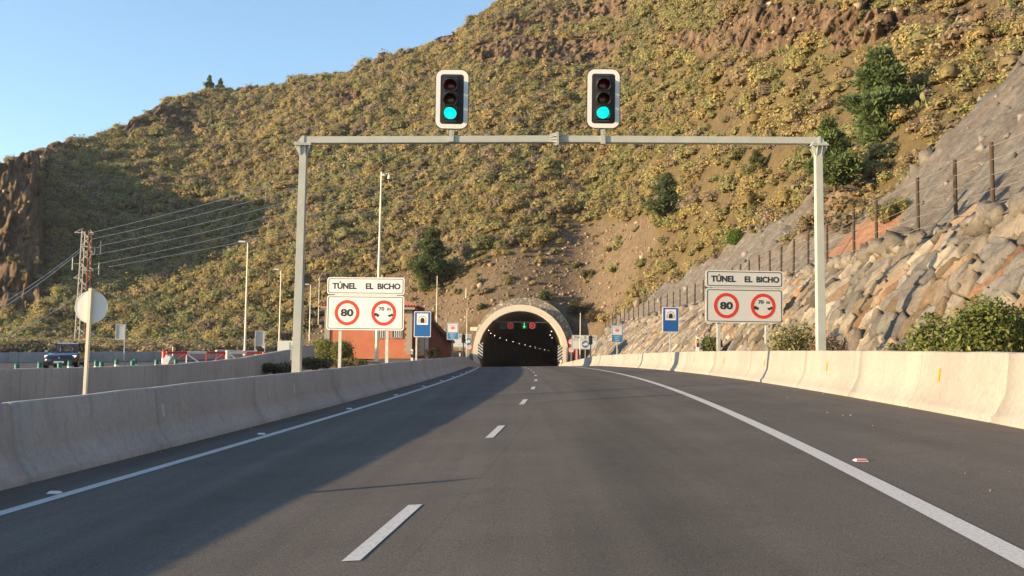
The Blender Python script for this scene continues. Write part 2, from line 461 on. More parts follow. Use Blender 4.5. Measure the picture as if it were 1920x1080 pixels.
_rl = [BL - .1, -LW, -2.7, -1.8, -.9, 0, .9, 1.8, 2.7, LW, 5.2, BR + .1]
road = strip('road', np.arange(-75, 315, 1.5), [(l, 0) for l in _rl], M['asphalt'])
_at = road.data.attributes.new('lat', 'FLOAT', 'POINT'); _at.data.foreach_set('value', np.tile(np.array(_rl, np.float32), len(np.arange(-75, 315, 1.5))))
tag(road, 'dark asphalt two-lane carriageway running into the tunnel', 'road', kind='structure')
for lat in (-LW, LW):
    e = strip('edge_line', np.arange(-75, 300, 1.0), [(lat - .08, .005), (lat + .08, .005)], M['road_paint'], parent=road)
S0 = 5.8776
mbd = MB()
for n in range(-3, 34):
    a = S0 + 7.5 * n
    p = [RP(a, -.055, .005), RP(a, .055, .005), RP(a + 2, .055, .005), RP(a + 2, -.055, .005)]
    m_ = MB(); m_.add(p, [(0, 1, 2, 3)])
    m_.build('lane_dash', M['road_paint'], road)

# reflective studs
def stud(p, red=False):
    t = thing('road_stud', ('reflective road stud with a red face on the right shoulder, beside the edge line' if red else
              'white reflective road stud on the dark strip beside the left edge line'), 'road stud', p, 0, None if red else 'road studs along the left edge line')
    b = MB(); w, d, h = .06, .05, .02
    b.add([(-w, -d, 0), (w, -d, 0), (w, d, 0), (-w, d, 0), (-w * .75, -d * .35, h), (w * .75, -d * .35, h), (w * .75, d * .35, h), (-w * .75, d * .35, h)],
          [(0, 1, 5, 4), (1, 2, 6, 5), (2, 3, 7, 6), (3, 0, 4, 7), (4, 5, 6, 7)])
    b.build('body', M['stud_white'], t)
    f = MB(); f.add([(-w * .85, -d * .86 - .002, .005), (w * .85, -d * .86 - .002, .005), (w * .68, -d * .42 - .002, h * .86), (-w * .68, -d * .42 - .002, h * .86)], [(0, 1, 2, 3)])
    f.build('reflector', M['red'] if red else M['stud_white'], t)
    return t
st0 = stud(RP(9.65, -3.78, .003))
for k in range(1, 13):
    dup(st0, RP(9.65 + 6.1 * k, -3.80, .003))
stud(RP(9.24, 3.84, .003), True)

# ---------------------------------------------------------------- barriers
def barrier(name, label, side, lat, s_a, s_b, mt, joints, refl_s, refl_mat, group=None, height=BH):
    s = list(np.arange(s_a, s_b + .01, .75))
    for j in joints: s += [j - .045, j - .025, j + .025, j + .045]
    s = np.array(sorted(s))
    prof = [(0, -.05), (0, .08), (.05, .105), (.165, .32), (.185, .38), (.235, height - .02), (.255, height), (.375, height), (.395, height - .02), (.42, .36), (.6, .08), (.6, -.05)]
    inset = np.zeros(len(s))
    for j in joints: inset = np.maximum(inset, np.where(np.abs(s - j) < .03, .05, 0))
    jit = fbm(s * .9, s * 0 + side * 9.1, seed=5) * .03
    lat_a = np.array([p[0] for p in prof]); up_a = np.array([p[1] for p in prof])
    L = lat + side * (lat_a[None] + np.where(lat_a[None] < .3, inset[:, None], -inset[:, None]))
    U = np.where(up_a[None] > .3, up_a[None] - inset[:, None] * (up_a[None] > height - .05) + jit[:, None], up_a[None])
    X = RX(s)[:, None] + L; Z = RZ(s)[:, None] + RE(s)[:, None] * L + U
    V = np.stack([X, np.broadcast_to(s[:, None], X.shape), Z], -1).reshape(-1, 3)
    o = np_mesh(name, V, grid_quads(len(s), len(prof)), mt)
    tag(o, label, 'barrier', group)
    for r in refl_s:
        b = MB(); l0 = lat + side * .205; u0 = .52
        p = [RP(r - .03, l0 - side * .012, u0 - .09), RP(r + .03, l0 - side * .012, u0 - .09), RP(r + .03, l0 + side * .014, u0 + .09), RP(r - .03, l0 + side * .014, u0 + .09)]
        q = [x + Vector((-side * .022, 0, 0)) for x in p]
        b.add(p + q, [(0, 1, 2, 3), (4, 7, 6, 5), (0, 4, 5, 1), (1, 5, 6, 2), (2, 6, 7, 3), (3, 7, 4, 0)])
        b.build('reflector', refl_mat, o)
    return o
BG = 'concrete safety barriers along the carriageway'
barrier('concrete_barrier', 'grey stained concrete barrier in shade along the left edge of the road', -1, BL, -40, 144.0, M['barrier_left'],
        [4.6, 10.6, 14.1, 18.3, 24.5, 31, 38, 46, 55, 66], [7.7, 14.25, 20.8, 27.3, 33.8, 40.3, 46.8, 53.3], M['sign_back'], BG)
barrier('concrete_barrier', 'sunlit cream concrete barrier with amber reflectors along the right shoulder', 1, BR, -40, 144.0, M['barrier_right'],
        [8.2, 12.4, 15.6, 19.0, 23.4, 30.0, 36.5, 43, 52, 61, 72], [8.1, 14.7, 21.3, 27.9, 34.4, 41, 47.5, 54, 60.5, 67], M['amber'], BG)

# ================================================================ terrain
# the fence line on the bench above the boulder wall
FY = [-20, 10, 32, 43.8, 52.6, 70, 96, 120, 140, 165]
FX = [13.9, 14.6, 15.35, 15.9, 16.5, 17.7, 18.85, 18.0, 16.9, 15.5]
FZ = [5.9, 5.8, 5.72, 5.65, 5.62, 5.62, 5.55, 5.0, 4.5, 3.7]
_k = .75
FY = [v * _k if v > 0 else v for v in FY]; FX = [v * _k for v in FX]; FZ = [CAM_H + (v - CAM_H) * _k for v in FZ]
def fence_p(y): return float(np.interp(y, FY, FX)), float(np.interp(y, FY, FZ))

# main hill, polar about the origin, column by photograph column
HPX = np.array([-900, -300, -60, 40, 70, 82, 100, 180, 300, 400, 520, 600, 700, 780, 840, 900, 960, 1060, 1110, 1180, 1265, 1400, 1525, 1700, 1920, 2300, 2700], float)
HR0 = np.array([300, 240, 200, 190, 189, 189, 188, 186, 180, 176, 170, 166, 161, 157, 154, 152, 151, 150, 148, 138, 118, 90, 78, 70, 65, 62, 62], float)
HZ0 = np.array([-.9, -.9, -.9, -.9, -.9, -.9, -.8, -.7, -.45, -.25, 0, .2, .5, .8, 1.5, 5.6, 6.9, 6.5, 3.2, 5, 7.5, 9.9, 12.2, 14, 15, 15, 15], float)
HM = np.array([.4, .42, .44, .45, .45, .45, .46, .46, .46, .47, .5, .52, .55, .57, .58, .60, .62, .64, .65, .66, .67, .70, .72, .72, .72, .7, .7], float)
HRY = np.array([[-900, 540], [-300, 420], [-60, 335], [0, 313], [22, 305], [40, 292], [66, 286], [84, 274], [100, 270], [126, 273], [180, 263], [205, 251], [235, 236], [262, 215], [290, 203], [322, 190], [370, 178], [400, 171],
    [460, 168], [525, 163], [560, 150], [600, 144], [650, 139], [690, 120], [700, 112], [735, 106], [765, 97], [812, 86], [820, 74], [860, 60], [885, 37], [920, 18], [960, -10], [1100, -60], [1400, -130], [1920, -210], [2700, -250]], float)
def hill_cols(px):
    r0 = np.interp(px, HPX, HR0); z0 = np.interp(px, HPX, HZ0); m = np.interp(px, HPX, HM)
    t = np.array([at(x, y, 1.0).z - CAM_H for x, y in zip(px, np.interp(px, HRY[:, 0], HRY[:, 1]))])
    az = np.array([math.atan2(v.x, v.y) for v in (at(x, y, 1.0) for x, y in zip(px, np.interp(px, HRY[:, 0], HRY[:, 1])))])
    t = t * np.cos(az)                                   # tangent against horizontal range
    r1 = (m * r0 - z0 + CAM_H) / (m - t); z1 = CAM_H + t * r1
    return r0, z0, r1, z1, az
NCOL, NROW = 1050, 430
_cpx = np.concatenate([np.linspace(-900, -60, 90), np.linspace(-56, 2000, NCOL - 150), np.linspace(2010, 2700, 60)])
_r0, _z0, _r1, _z1, _az = hill_cols(_cpx)
def _smooth(a, px, sig):
    g = np.arange(-1100, 2901, 5.0); k = np.exp(-.5 * (np.arange(-60, 61) * 5.0 / sig) ** 2); k /= k.sum()
    b = np.convolve(np.pad(np.interp(g, px, a), 60, 'edge'), k, 'valid'); return np.interp(px, g, b)
_r0 = _smooth(_r0, _cpx, 32); _z0 = _smooth(_z0, _cpx, 26)
_t = (_z1 - CAM_H) / _r1; _ts = _smooth(_t, _cpx, 85)
_m = np.interp(_cpx, HPX, HM)
_r1 = _smooth((_m * _r0 - _z0 + CAM_H) / (_m - _ts), _cpx, 70); _z1 = CAM_H + _t * _r1; _z1s = CAM_H + _ts * _r1
_u = np.concatenate([np.linspace(-.12, 0, 14)[:-1], np.linspace(0, 1, NROW - 43), np.linspace(1, 1.5, 31)[1:]])

def poly_mask(px, py, polys, soft=10):
    """1 inside any polygon; used only to say what the ground there is made of"""
    out = np.zeros(px.shape)
    for P in polys:
        P = np.array(P, float); ins = np.zeros(px.shape, bool); j = len(P) - 1
        dmin = np.full(px.shape, 1e9)
        for i in range(len(P)):
            xi, yi = P[i]; xj, yj = P[j]
            c = ((yi > py) != (yj > py)) & (px < (xj - xi) * (py - yi) / (yj - yi + 1e-12) + xi)
            ins ^= c
            ex, ey = xj - xi, yj - yi; tt = np.clip(((px - xi) * ex + (py - yi) * ey) / (ex * ex + ey * ey + 1e-9), 0, 1)
            dmin = np.minimum(dmin, np.hypot(px - xi - tt * ex, py - yi - tt * ey)); j = i
        sd = np.where(ins, dmin, -dmin)
        out = np.maximum(out, sstep(-soft, soft, sd))
    return out
BARE = [[(470, 690), (540, 640), (600, 590), (640, 545), (720, 505), (770, 500), (800, 560), (830, 560), (870, 530), (930, 498), (1010, 470), (1080, 430), (1150, 415), (1225, 415), (1240, 455), (1205, 500), (1180, 545), (1130, 600), (1100, 690)],
        [(820, 440), (862, 455), (866, 490), (838, 485)]]
ROCK = [[(-60, 330), (20, 300), (66, 284), (80, 300), (84, 420), (80, 560), (40, 600), (-60, 580)],
        [(84, 268), (128, 268), (128, 284), (84, 290)],
        [(232, 238), (266, 202), (300, 200), (368, 210), (378, 240), (340, 252), (300, 236), (240, 252)],
        [(690, 120), (702, 100), (722, 106), (722, 122)], [(612, 182), (660, 172), (690, 186), (650, 196)],
        [(812, 90), (822, 66), (860, 60), (860, 84)], [(915, 60), (930, 40), (985, 35), (1040, 15), (1150, 5), (1180, 15), (1165, 35), (1100, 45), (1010, 55), (960, 66)],
        [(880, 95), (980, 66), (1060, 80), (1180, 70), (1190, 95), (1090, 125), (990, 120), (900, 130)], [(1050, 112), (1100, 95), (1110, 118), (1060, 128)],
        [(1230, 72), (1330, 50), (1400, 20), (1480, 8), (1560, 15), (1640, 5), (1700, -10), (1700, 40), (1600, 70), (1500, 75), (1420, 100), (1330, 95), (1270, 90)],
        [(1600, 30), (1760, 10), (1850, 30), (1800, 60), (1700, 60)],
        [(1300, -70), (1920, -90), (1920, -30), (1300, -20)]]

def hill_surface(px, u, r0, z0, r1, z1, z1s, az):
    """height field of the hill: returns positions and masks for (column, row) arrays"""
    L = r1 - r0
    r = r0 + L * u
    prof = np.where(u < 0, u * .9, np.where(u > 1, 1 + (u - 1) * .10 - np.maximum(u - 1, 0) ** 2 * 1.0, u))
    wc = sstep(-60, 20, px) * (1 - sstep(330, 640, px))          # hollow beside the spur
    prof = np.where((u > 0) & (u < 1), prof * (1 - wc) + wc * np.clip(u, 0, 1) ** 1.38, prof)
    z = z0 + (z1s - z0) * prof + (z1 - z1s) * sstep(.62, 1.0, u)
    # the rock spur at the far left: stands out of the slope with a steep front and right side
    w = 1 - sstep(70, 90, px + 9 * fbm(z * .22, px * 0, seed=3) + 5 * fbm(z * .8, px * 0, seed=4))
    rs = np.interp(u, [-.12, 0, .22, .30, .36, 1.0, 1.5], [-.10, 0, .28, .39, .44, .76, 1.3])
    zs_r = r0 + L * 1.02 * rs
    zt = np.interp(u, [-.12, 0, .22, .36, 1.0, 1.5], [-.02, 0, .15, .965, 1.01, 1.01])
    zs = z0 + zt * ((z1 - CAM_H) / r1 * (r0 + L * .50) + CAM_H - z0)
    xx = r0 * np.sin(az) - 1.35                                             # round the tunnel the skirt drops straight onto the vault
    zb_ = np.where(np.abs(xx) < 6.35, .0 + np.sqrt(np.maximum(6.35 ** 2 - xx ** 2, 0)), -4.0); pm = (u < 0) & (np.abs(xx) < 13)
    r = np.where(pm, r0, r); z = np.where(pm, z0 + (zb_ - z0) * np.clip(u / -.12, 0, 1), z)
    r = r * (1 - w) + zs_r * w; z = z * (1 - w) + zs * w
    x = r * np.sin(az); y = r * np.cos(az)
    qx, qy, _ = project(np.stack([x, y, z], -1))
    rock = poly_mask(qx + 14 * fbm(x * .12, y * .12, z * .12, seed=21), qy + 14 * fbm(x * .12, y * .12, z * .12, seed=22), ROCK, 6)
    rock = np.clip(rock * 1.1, 0, 1)
    bare = poly_mask(qx + 30 * fbm(x * .08, y * .08, seed=31), qy + 24 * fbm(x * .08, y * .08, seed=32), BARE, 9)
    fade = sstep(0.0, .06, u) * (1 - .75 * sstep(.82, 1.0, u))
    big = fbm(x * .035, y * .035, seed=41, oct=3) * 5.0 * fade
    small = fbm(x * .28, y * .28, z * .28, seed=42, oct=4) * 1.3 * np.maximum(fade, .35)
    z = z + big + small * (1 - .4 * bare)
    # cliffs: blocky columns pushed out towards the valley, notched ledges
    cx = x * .42; cn = fbm(cx, z * .13, y * .18, seed=51, oct=4); blk = np.abs(fbm(cx * 1.7, z * .5, y * .5, seed=52, oct=3))
    col_ = np.abs(fbm(x * .38, z * .13, y * .15, seed=55, oct=4))
    push = rock * (1 - .85 * sstep(60, 74, px) * (1 - sstep(88, 100, px))) * (cn * 4.0 + blk * 6.0 + col_ * 11.0 - 1.4 + np.floor(vnoise(x * .3, z * .45, seed=53) * 4) * .7)
    r = r - push
    z = z + rock * fbm(x * .5, y * .5, z * .5, seed=54, oct=3) * 1.6
    x = r * np.sin(az); y = r * np.cos(az)
    return np.stack([x, y, z], -1), rock, bare

PX2, U2 = np.meshgrid(_cpx, _u, indexing='ij')
rep = lambda a: np.repeat(a[:, None], len(_u), 1)
HV, HROCK, HBARE = hill_surface(PX2, U2, rep(_r0), rep(_z0), rep(_r1), rep(_z1), rep(_z1s), rep(_az))
hill = np_mesh('hill', HV.reshape(-1, 3), grid_quads(len(_cpx), len(_u)), M['hill'], extra={'rock': HROCK.ravel(), 'bare': HBARE.ravel()}, smooth=True)
tag(hill, 'steep scrub-covered volcanic hillside with brown rock bands', 'hill', kind='structure')

def hill_at(px, u):
    """nearest vertex of the hill grid to a column and row"""
    i = np.clip(np.searchsorted(_cpx, px), 0, len(_cpx) - 1); j = np.clip(np.searchsorted(_u, u), 0, len(_u) - 1)
    return HV[i, j], HROCK[i, j], HBARE[i, j]
def hill_pix(px, py):
    """where the line of sight through a pixel meets the hill"""
    qx, qy, _ = project(HV.reshape(-1, 3)); d = (qx - px) ** 2 + (qy - py) ** 2
    d = d + np.where(U2.ravel() > 1.0, 1e6, 0) + np.linalg.norm(HV.reshape(-1, 3)[:, :2], axis=1) * .02
    return Vector(HV.reshape(-1, 3)[int(np.argmin(d))])

# cut slope on the right: min of the excavated face and the old hillside
def cut_surface(X, Y):
    xf = np.interp(Y, FY, FX); zf = np.interp(Y, FY, FZ)
    face = zf + .02 + np.maximum(X - xf - .35, 0) * 1.02 - .6 * np.clip(.12 - (X - xf), 0, .42)
    edge = 1.2 * fbm(X * .3, Y * .3, seed=61)
    zc = np.interp((Y - .10 * (X - 14) * (Y > 34) * (Y < 56) + edge * 5.0) / _k, [-30, 49.5, 53, 56, 60, 64, 74, 84, 90, 96, 110, 125, 141, 160, 175],
                   [CAM_H + (v - CAM_H) * _k for v in [60, 60, 34, 14.0, 9.2, 8.2, 8.0, 9.0, 12.5, 16.0, 12.9, 11.6, 9.9, 6.0, 4.5]])
    z = np.where(face < zc, face, zc + .40 * (face - zc))
    nz = fbm(X * .25, Y * .25, seed=62, oct=6) * 2.6 + np.abs(fbm(X * .14, Y * .9, seed=63, oct=4)) * 2.2 - .4 + np.abs(fbm(X * .5, Y * .5, seed=67, oct=4)) * 1.6
    lump = np.abs(fbm(X * .35, Y * .35, seed=64, oct=5)) * 2.6
    back = sstep(zc - .5, zc + 1, face)
    z = z + sstep(.3, 2.5, X - xf) * (nz * .75 + lump * (.5 + .8 * back))
    return z, face, zc, back
cX = np.concatenate([np.arange(0, 26, .25), np.arange(26, 60, .8)]); cY = np.arange(-20, 130, .27)
dX, dY = np.meshgrid(cX, cY, indexing='ij')
gX = np.interp(dY, FY, FX) + dX - .3
gZ, gF, gC, gB = cut_surface(gX, dY)
qx, qy, _ = project(np.stack([gX, dY, gZ], -1))
nzz = 22 * fbm(gX * .3, dY * .3, seed=66)
red = poly_mask(qx + nzz, qy + nzz, [[(1545, 490), (1600, 440), (1650, 395), (1690, 405), (1700, 420), (1600, 480)], [(1540, 420), (1545, 380), (1600, 352), (1640, 352), (1600, 385), (1560, 430)]], 7)
brown = np.clip(gB * .85 * (1 - sstep(112, 129, dY)), 0, 1)
cut = np_mesh('cut_slope', np.stack([gX, dY, gZ], -1).reshape(-1, 3), grid_quads(len(cX), len(cY)), M['cut'], extra={'red': red.ravel(), 'brown': brown.ravel()}, smooth=True)
tag(cut, 'grey netted rock cutting above the boulder wall on the right', 'hill', kind='structure')

# ground: left of the road, right strip, far sheet
gl = np.concatenate([np.linspace(0, 3, 10), np.linspace(3.6, 20, 22), np.linspace(22, 170, 30)])
gs = np.arange(-80, 176, 2.0)
L2, S2 = np.meshgrid(gl, gs, indexing='ij')
lat = BL - .5 - L2
base = np.interp(S2, [-80, 15, 40, 70, 90, 130, 175], [-.45, -.45, -.35, -.22, -.10, -.08, .1])
opp_band = sstep(7.0, 9.0, L2) * (1 - sstep(30.5, 34.5, L2)) * (1 - sstep(88, 112, S2)); base = base * (1 - opp_band) + np.minimum(base, -.95) * opp_band
edge_z = RZ(S2) + RE(S2) * (BL - .5) - .03
tz = sstep(.2, 3.0, L2)
zz = edge_z * (1 - tz) + base * tz + fbm(S2 * .5, lat * .5, seed=71) * .25 * tz
ground_l = np_mesh('ground', np.stack([RX(S2) + lat, S2, zz], -1).reshape(-1, 3), grid_quads(len(gl), len(gs)), M['ground'], smooth=True)
tag(ground_l, 'dry bare verge between the carriageways', 'ground', kind='structure')
gr = strip('ground', gs, [(BR + .5, -.04), (BR + 1.2, .0), (BR + 2.0, .05), (BR + 4.5, .3)], M['ground'])
tag(gr, 'strip of soil at the foot of the boulder wall', 'ground', kind='structure')
fg = MB(); R_ = 4000
fg.add([(-R_, -R_, -3.6), (R_, -R_, -3.6), (R_, R_, -3.6), (-R_, R_, -3.6)], [(0, 1, 2, 3)])
o = fg.build('ground', M['ground']); tag(o, 'wide dry ground reaching the horizon', 'ground', kind='structure')

# opposite carriageway
def poly_strip(name, pts_l, pts_r, mt):
    n = len(pts_l); V = np.array([p for a, b in zip(pts_l, pts_r) for p in (a, b)], float)
    return np_mesh(name, V, np.array([(2 * i, 2 * i + 1, 2 * i + 3, 2 * i + 2) for i in range(n - 1)]), mt)
oy = np.array([-60, 0, 30, 45, 60, 80, 110])
def opp_z(y): return np.interp(y, [-60, 15, 40, 60, 110], [-.3, -.34, -.42, -.50, -.35])
opp = poly_strip('road', [(-36.0 + .02 * y, y, float(opp_z(y)) - .02) for y in oy], [(-11.8 + .02 * y, y, float(opp_z(y)) + .05) for y in oy], M['asphalt'])
tag(opp, 'opposite carriageway beyond the grey median wall', 'road', kind='structure')

# ================================================================ boulder wall
def wall_uv(u, v):
    """u metres along the road, v 0..1 from the foot to the bench"""
    xb = RX(u) + BR + 1.95; zb = RZ(u) + RE(u) * (BR + 1.5) - .1
    xt = np.interp(u, FY, FX) - .15; zt = np.interp(u, FY, FZ) - .30
    bulge = .22 * np.sin(np.pi * v)
    return xb + (xt - xb) * v - bulge * .55, u + 0 * v, zb + (zt - zb) * v + bulge
def clip_poly(P, mid, nrm):
    out = []
    for i in range(len(P)):
        a, b = P[i], P[(i + 1) % len(P)]
        da = (a[0] - mid[0]) * nrm[0] + (a[1] - mid[1]) * nrm[1]; db = (b[0] - mid[0]) * nrm[0] + (b[1] - mid[1]) * nrm[1]
        if da <= 0: out.append(a)
        if (da < 0) != (db < 0):
            t = da / (da - db); out.append((a[0] + (b[0] - a[0]) * t, a[1] + (b[1] - a[1]) * t))
    return out
def boulders():
    rg = random.Random(5)
    SH = -.22                                   # stones lean: shear of u with height
    U0, U1, SL = 5.0, 122.0, 6.4
    cu, cv = .62, .92
    nu, nv = int((U1 - U0) / cu), int(round(SL / cv))
    seeds = {}
    for i in range(nu):
        for j in range(nv):
            if rg.random() < .15 and 0 < j: continue
            seeds[i, j] = (U0 + (i + .5 + rg.uniform(-.46, .46) + .5 * (j % 2)) * cu, (j + .5 + rg.uniform(-.44, .44)) * cv)
    K = cu / cv
    pal = [(.30, .262, .215), (.35, .30, .235), (.42, .36, .28), (.25, .235, .21), (.32, .265, .20), (.46, .40, .31), (.20, .18, .155), (.34, .295, .235), (.27, .25, .22), (.33, .245, .165)]
    near, V, Q, T = [], [], [], []
    NB = 22; rings = [1.0, .985, .95, .80, .5, .2]
    for (i, j), (su, sv) in seeds.items():
        P = [(su - 1.2, sv - 1.8), (su + 1.2, sv - 1.8), (su + 1.2, sv + 1.8), (su - 1.2, sv + 1.8)]
        for a in range(-2, 3):
            for b in range(-2, 3):
                q = seeds.get((i + a, j + b))
                if q is None or (a == 0 and b == 0): continue
                dx, dy = q[0] - su, (q[1] - sv) * K * 1.0
                P = clip_poly(P, (su + dx / 2, sv + (q[1] - sv) / 2), (dx, dy * K))
                if len(P) < 3: break
            if len(P) < 3: break
        if len(P) < 3: continue
        cx = sum(p[0] for p in P) / len(P); cy = sum(p[1] for p in P) / len(P)
        # resample the outline, shrink for the joint
        per = []; n = len(P)
        Ls = [math.dist(P[k], P[(k + 1) % n]) for k in range(n)]; tot = sum(Ls); st = tot / NB; acc = 0; k = 0; pos = 0
        for s_ in range(NB):
            want = s_ * st
            while k < n - 1 and acc + Ls[k] < want: acc += Ls[k]; k += 1
            t = (want - acc) / (Ls[k] + 1e-9); a, b = P[k], P[(k + 1) % n]
            per.append((a[0] + (b[0] - a[0]) * t, a[1] + (b[1] - a[1]) * t))
        per = [tuple((per[k][d] * 2 + per[k - 1][d] + per[(k + 1) % NB][d]) / 4 for d in (0, 1)) for k in range(NB)]
        size = math.sqrt(sum(Ls)) * .28
        planes = [(rg.uniform(-.16, .16), rg.uniform(-.13, .13), rg.uniform(.03, .09))] + [(rg.choice((-1, 1)) * rg.uniform(.10, .40), rg.uniform(-.28, .28), rg.uniform(.05, .12)) for _ in range(4)]
        seedn = rg.randrange(10000)
        vs = []
        shrink = .962 - .03 * rg.random()
        for ri, rr in enumerate(rings):
            for (px_, py_) in per:
                x = (px_ - cx) * rr * shrink; y = (py_ - cy) * rr * shrink
                lift = (1.0 if ri > 1 else .55) if ri else -.55
                h = min(a * x + b * y * .7 + c for a, b, c in planes) + .06
                h = max(h, -.12) * max(lift, 0) + (-.30 if ri == 0 else 0) - (.06 if ri == 1 else 0)
                vs.append((cx + x, cy + y, h))
        vs.append((cx, cy, max(.06, min(c for a, b, c in planes) + .12)))
        vs = np.array(vs)
        nz = fbm(vs[:, 0] * 2.4 + seedn, vs[:, 1] * 2.4, seed=91, oct=3); vs[:, 2] += nz * .13 * (vs[:, 2] > 0)
        vs[:, 0] += fbm(vs[:, 0] * 1.9 + seedn, vs[:, 1] * 1.9, seed=92, oct=2) * .22
        vv = vs[:, 1] / SL; uu = vs[:, 0] + SH * (vs[:, 1] - SL / 2)
        bx_, by_, bz_ = wall_uv(uu, vv)
        # outward normal of the slope
        nx_, nz_ = -.80, .60
        W = np.stack([bx_ + nx_ * vs[:, 2], by_, bz_ + nz_ * vs[:, 2]], -1)
        q = []
        nr = len(rings)
        for a in range(nr - 1):
            for b in range(NB):
                c = (b + 1) % NB; q.append((a * NB + b, a * NB + c, (a + 1) * NB + c, (a + 1) * NB + b))
        top = nr * NB
        for b in range(0, NB, 2): q.append(((nr - 1) * NB + b, (nr - 1) * NB + (b + 1) % NB, (nr - 1) * NB + (b + 2) % NB, top))
        r_ = rg.random()
        col = rg.choice(pal)
        if r_ < .025: col = (.34, .20, .115)
        elif r_ < .10: col = (.36, .265, .17)
        f = rg.uniform(.40, .90); col = tuple(c * f for c in col)
        pxx, pyy, dd = project(W.mean(0)[None])
        vis = 0 < pxx[0] < 1990 and dd[0] > 0
        ext = size / dd[0] if vis else 0
        near.append((ext, W, np.array(q), col))
    near.sort(key=lambda t: -t[0])
    return near
WALL = thing('boulder_wall', 'long sloping wall of stacked grey and tan boulders on the right', 'boulder wall', (float(RX(30)) + 9.0, 30, 0))
woff = np.array(WALL.location)
_bl = boulders()
for k, (e, W, q, c) in enumerate(_bl[:100]):
    np_mesh('boulder', W - woff, q, M['boulder'], tint=np.tile(c, (len(W), 1)), parent=WALL, smooth=False)
VV, QQ, TT, off = [], [], [], 0
for (e, W, q, c) in _bl[100:]:
    VV.append(W - woff); QQ.append(q + off); TT.append(np.tile(c, (len(W), 1))); off += len(W)
o = np_mesh('boulders', np.concatenate(VV), np.concatenate(QQ), M['boulder'], tint=np.concatenate(TT), parent=WALL)
o['kind'] = 'stuff'
rs_ = np.random.default_rng(8)
for _ in range(620):                                     # small stones along the crest and in the joints
    y = rs_.uniform(6, 122); v = 1.0 + rs_.normal(0, .018) if rs_.random() < .7 else rs_.uniform(.05, .95)
    a_, b_, c_ = wall_uv(np.array([y]), np.array([v])); r = math.exp(rs_.normal(-1.95, .35)) * (1.25 if v > .95 else .8)
    W = (np.array([[-1, -1, -1], [1, -1, -1], [1, 1, -1], [-1, 1, -1], [-1, -1, 1], [1, -1, 1], [1, 1, 1], [-1, 1, 1]]) * .55 + rs_.normal(size=(8, 3)) * .2) @ np.linalg.qr(rs_.normal(size=(3, 3)))[0] * r * 1.3
    VV.append(W + np.array([a_[0], b_[0], c_[0] + r * .3]) - woff); QQ.append(np.array([(0, 3, 2, 1), (4, 5, 6, 7), (0, 1, 5, 4), (1, 2, 6, 5), (2, 3, 7, 6), (3, 0, 4, 7)]) + off)
    TT.append(np.tile(np.array((.30, .265, .215)) * rs_.uniform(.5, 1.0), (8, 1))); off += 8
bpy.data.objects.remove(o)
o = np_mesh('boulders', np.concatenate(VV), np.concatenate([q if q.shape[1] == 4 else q for q in QQ]), M['boulder'], tint=np.concatenate(TT), parent=WALL); o['kind'] = 'stuff'
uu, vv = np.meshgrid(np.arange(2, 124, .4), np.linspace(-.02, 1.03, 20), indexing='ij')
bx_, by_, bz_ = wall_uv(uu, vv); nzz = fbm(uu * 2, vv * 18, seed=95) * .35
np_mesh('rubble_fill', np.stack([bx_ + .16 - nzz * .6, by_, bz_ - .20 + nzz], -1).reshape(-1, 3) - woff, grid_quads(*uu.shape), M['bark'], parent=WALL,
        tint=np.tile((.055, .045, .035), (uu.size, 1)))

# ================================================================ fence on the bench
FEN = thing('wire_fence', 'wire fence on dark posts along the top of the boulder wall', 'fence', (15, 30, 5.6))
foff = Vector(FEN.location)
ys = [_k * v for v in [20.5, 24.5, 28.3, 32, 35, 38.7, 43.8, 47.4, 52.6, 57, 61] + [61 + 3.75 * k for k in range(1, 29)]]
tops = []
for y in ys:
    x, z = fence_p(y); x += .12; b = MB(); p = Vector((x, y, z - .3)) - foff
    b.tube(p, p + Vector((random.uniform(-.03, .03), random.uniform(-.03, .03), 2.02)), .056, .052, 8)
    b.build('post', M['fence_post'], FEN); tops.append(p + Vector((0, 0, .3)))
for h in (1.62, 1.28, .92, .56, .2):
    b = MB(); pts = []
    for a, c in zip(tops, tops[1:]):
        for k in range(4):
            t = k / 4; pts.append(a.lerp(c, t) + Vector((-.05, 0, h - .03 * 4 * t * (1 - t))))
    b.path(pts, .0065, 4); b.build('wire', M['wire'], FEN)

# ================================================================ vegetation
def unit(n, rg):
    v = rg.normal(size=(n, 3)); return v / np.linalg.norm(v, axis=1, keepdims=True)
def leaf_quads(P, N, size, rg, aspect=1.5):
    """one small quad per point, roughly facing N"""
    n = len(P); r = unit(n, rg)
    A = np.cross(N, r); A /= np.linalg.norm(A, axis=1, keepdims=True) + 1e-9; B = np.cross(N, A); B /= np.linalg.norm(B, axis=1, keepdims=True) + 1e-9
    s = np.broadcast_to(np.asarray(size, float), (n,))[:, None]
    A = A * s * aspect * .5; B = B * s * .5
    V = np.stack([P - A, P - B * .9 + A * .1, P + A, P + B * .9 - A * .1], 1).reshape(-1, 3)
    return V, np.arange(n * 4).reshape(n, 4)

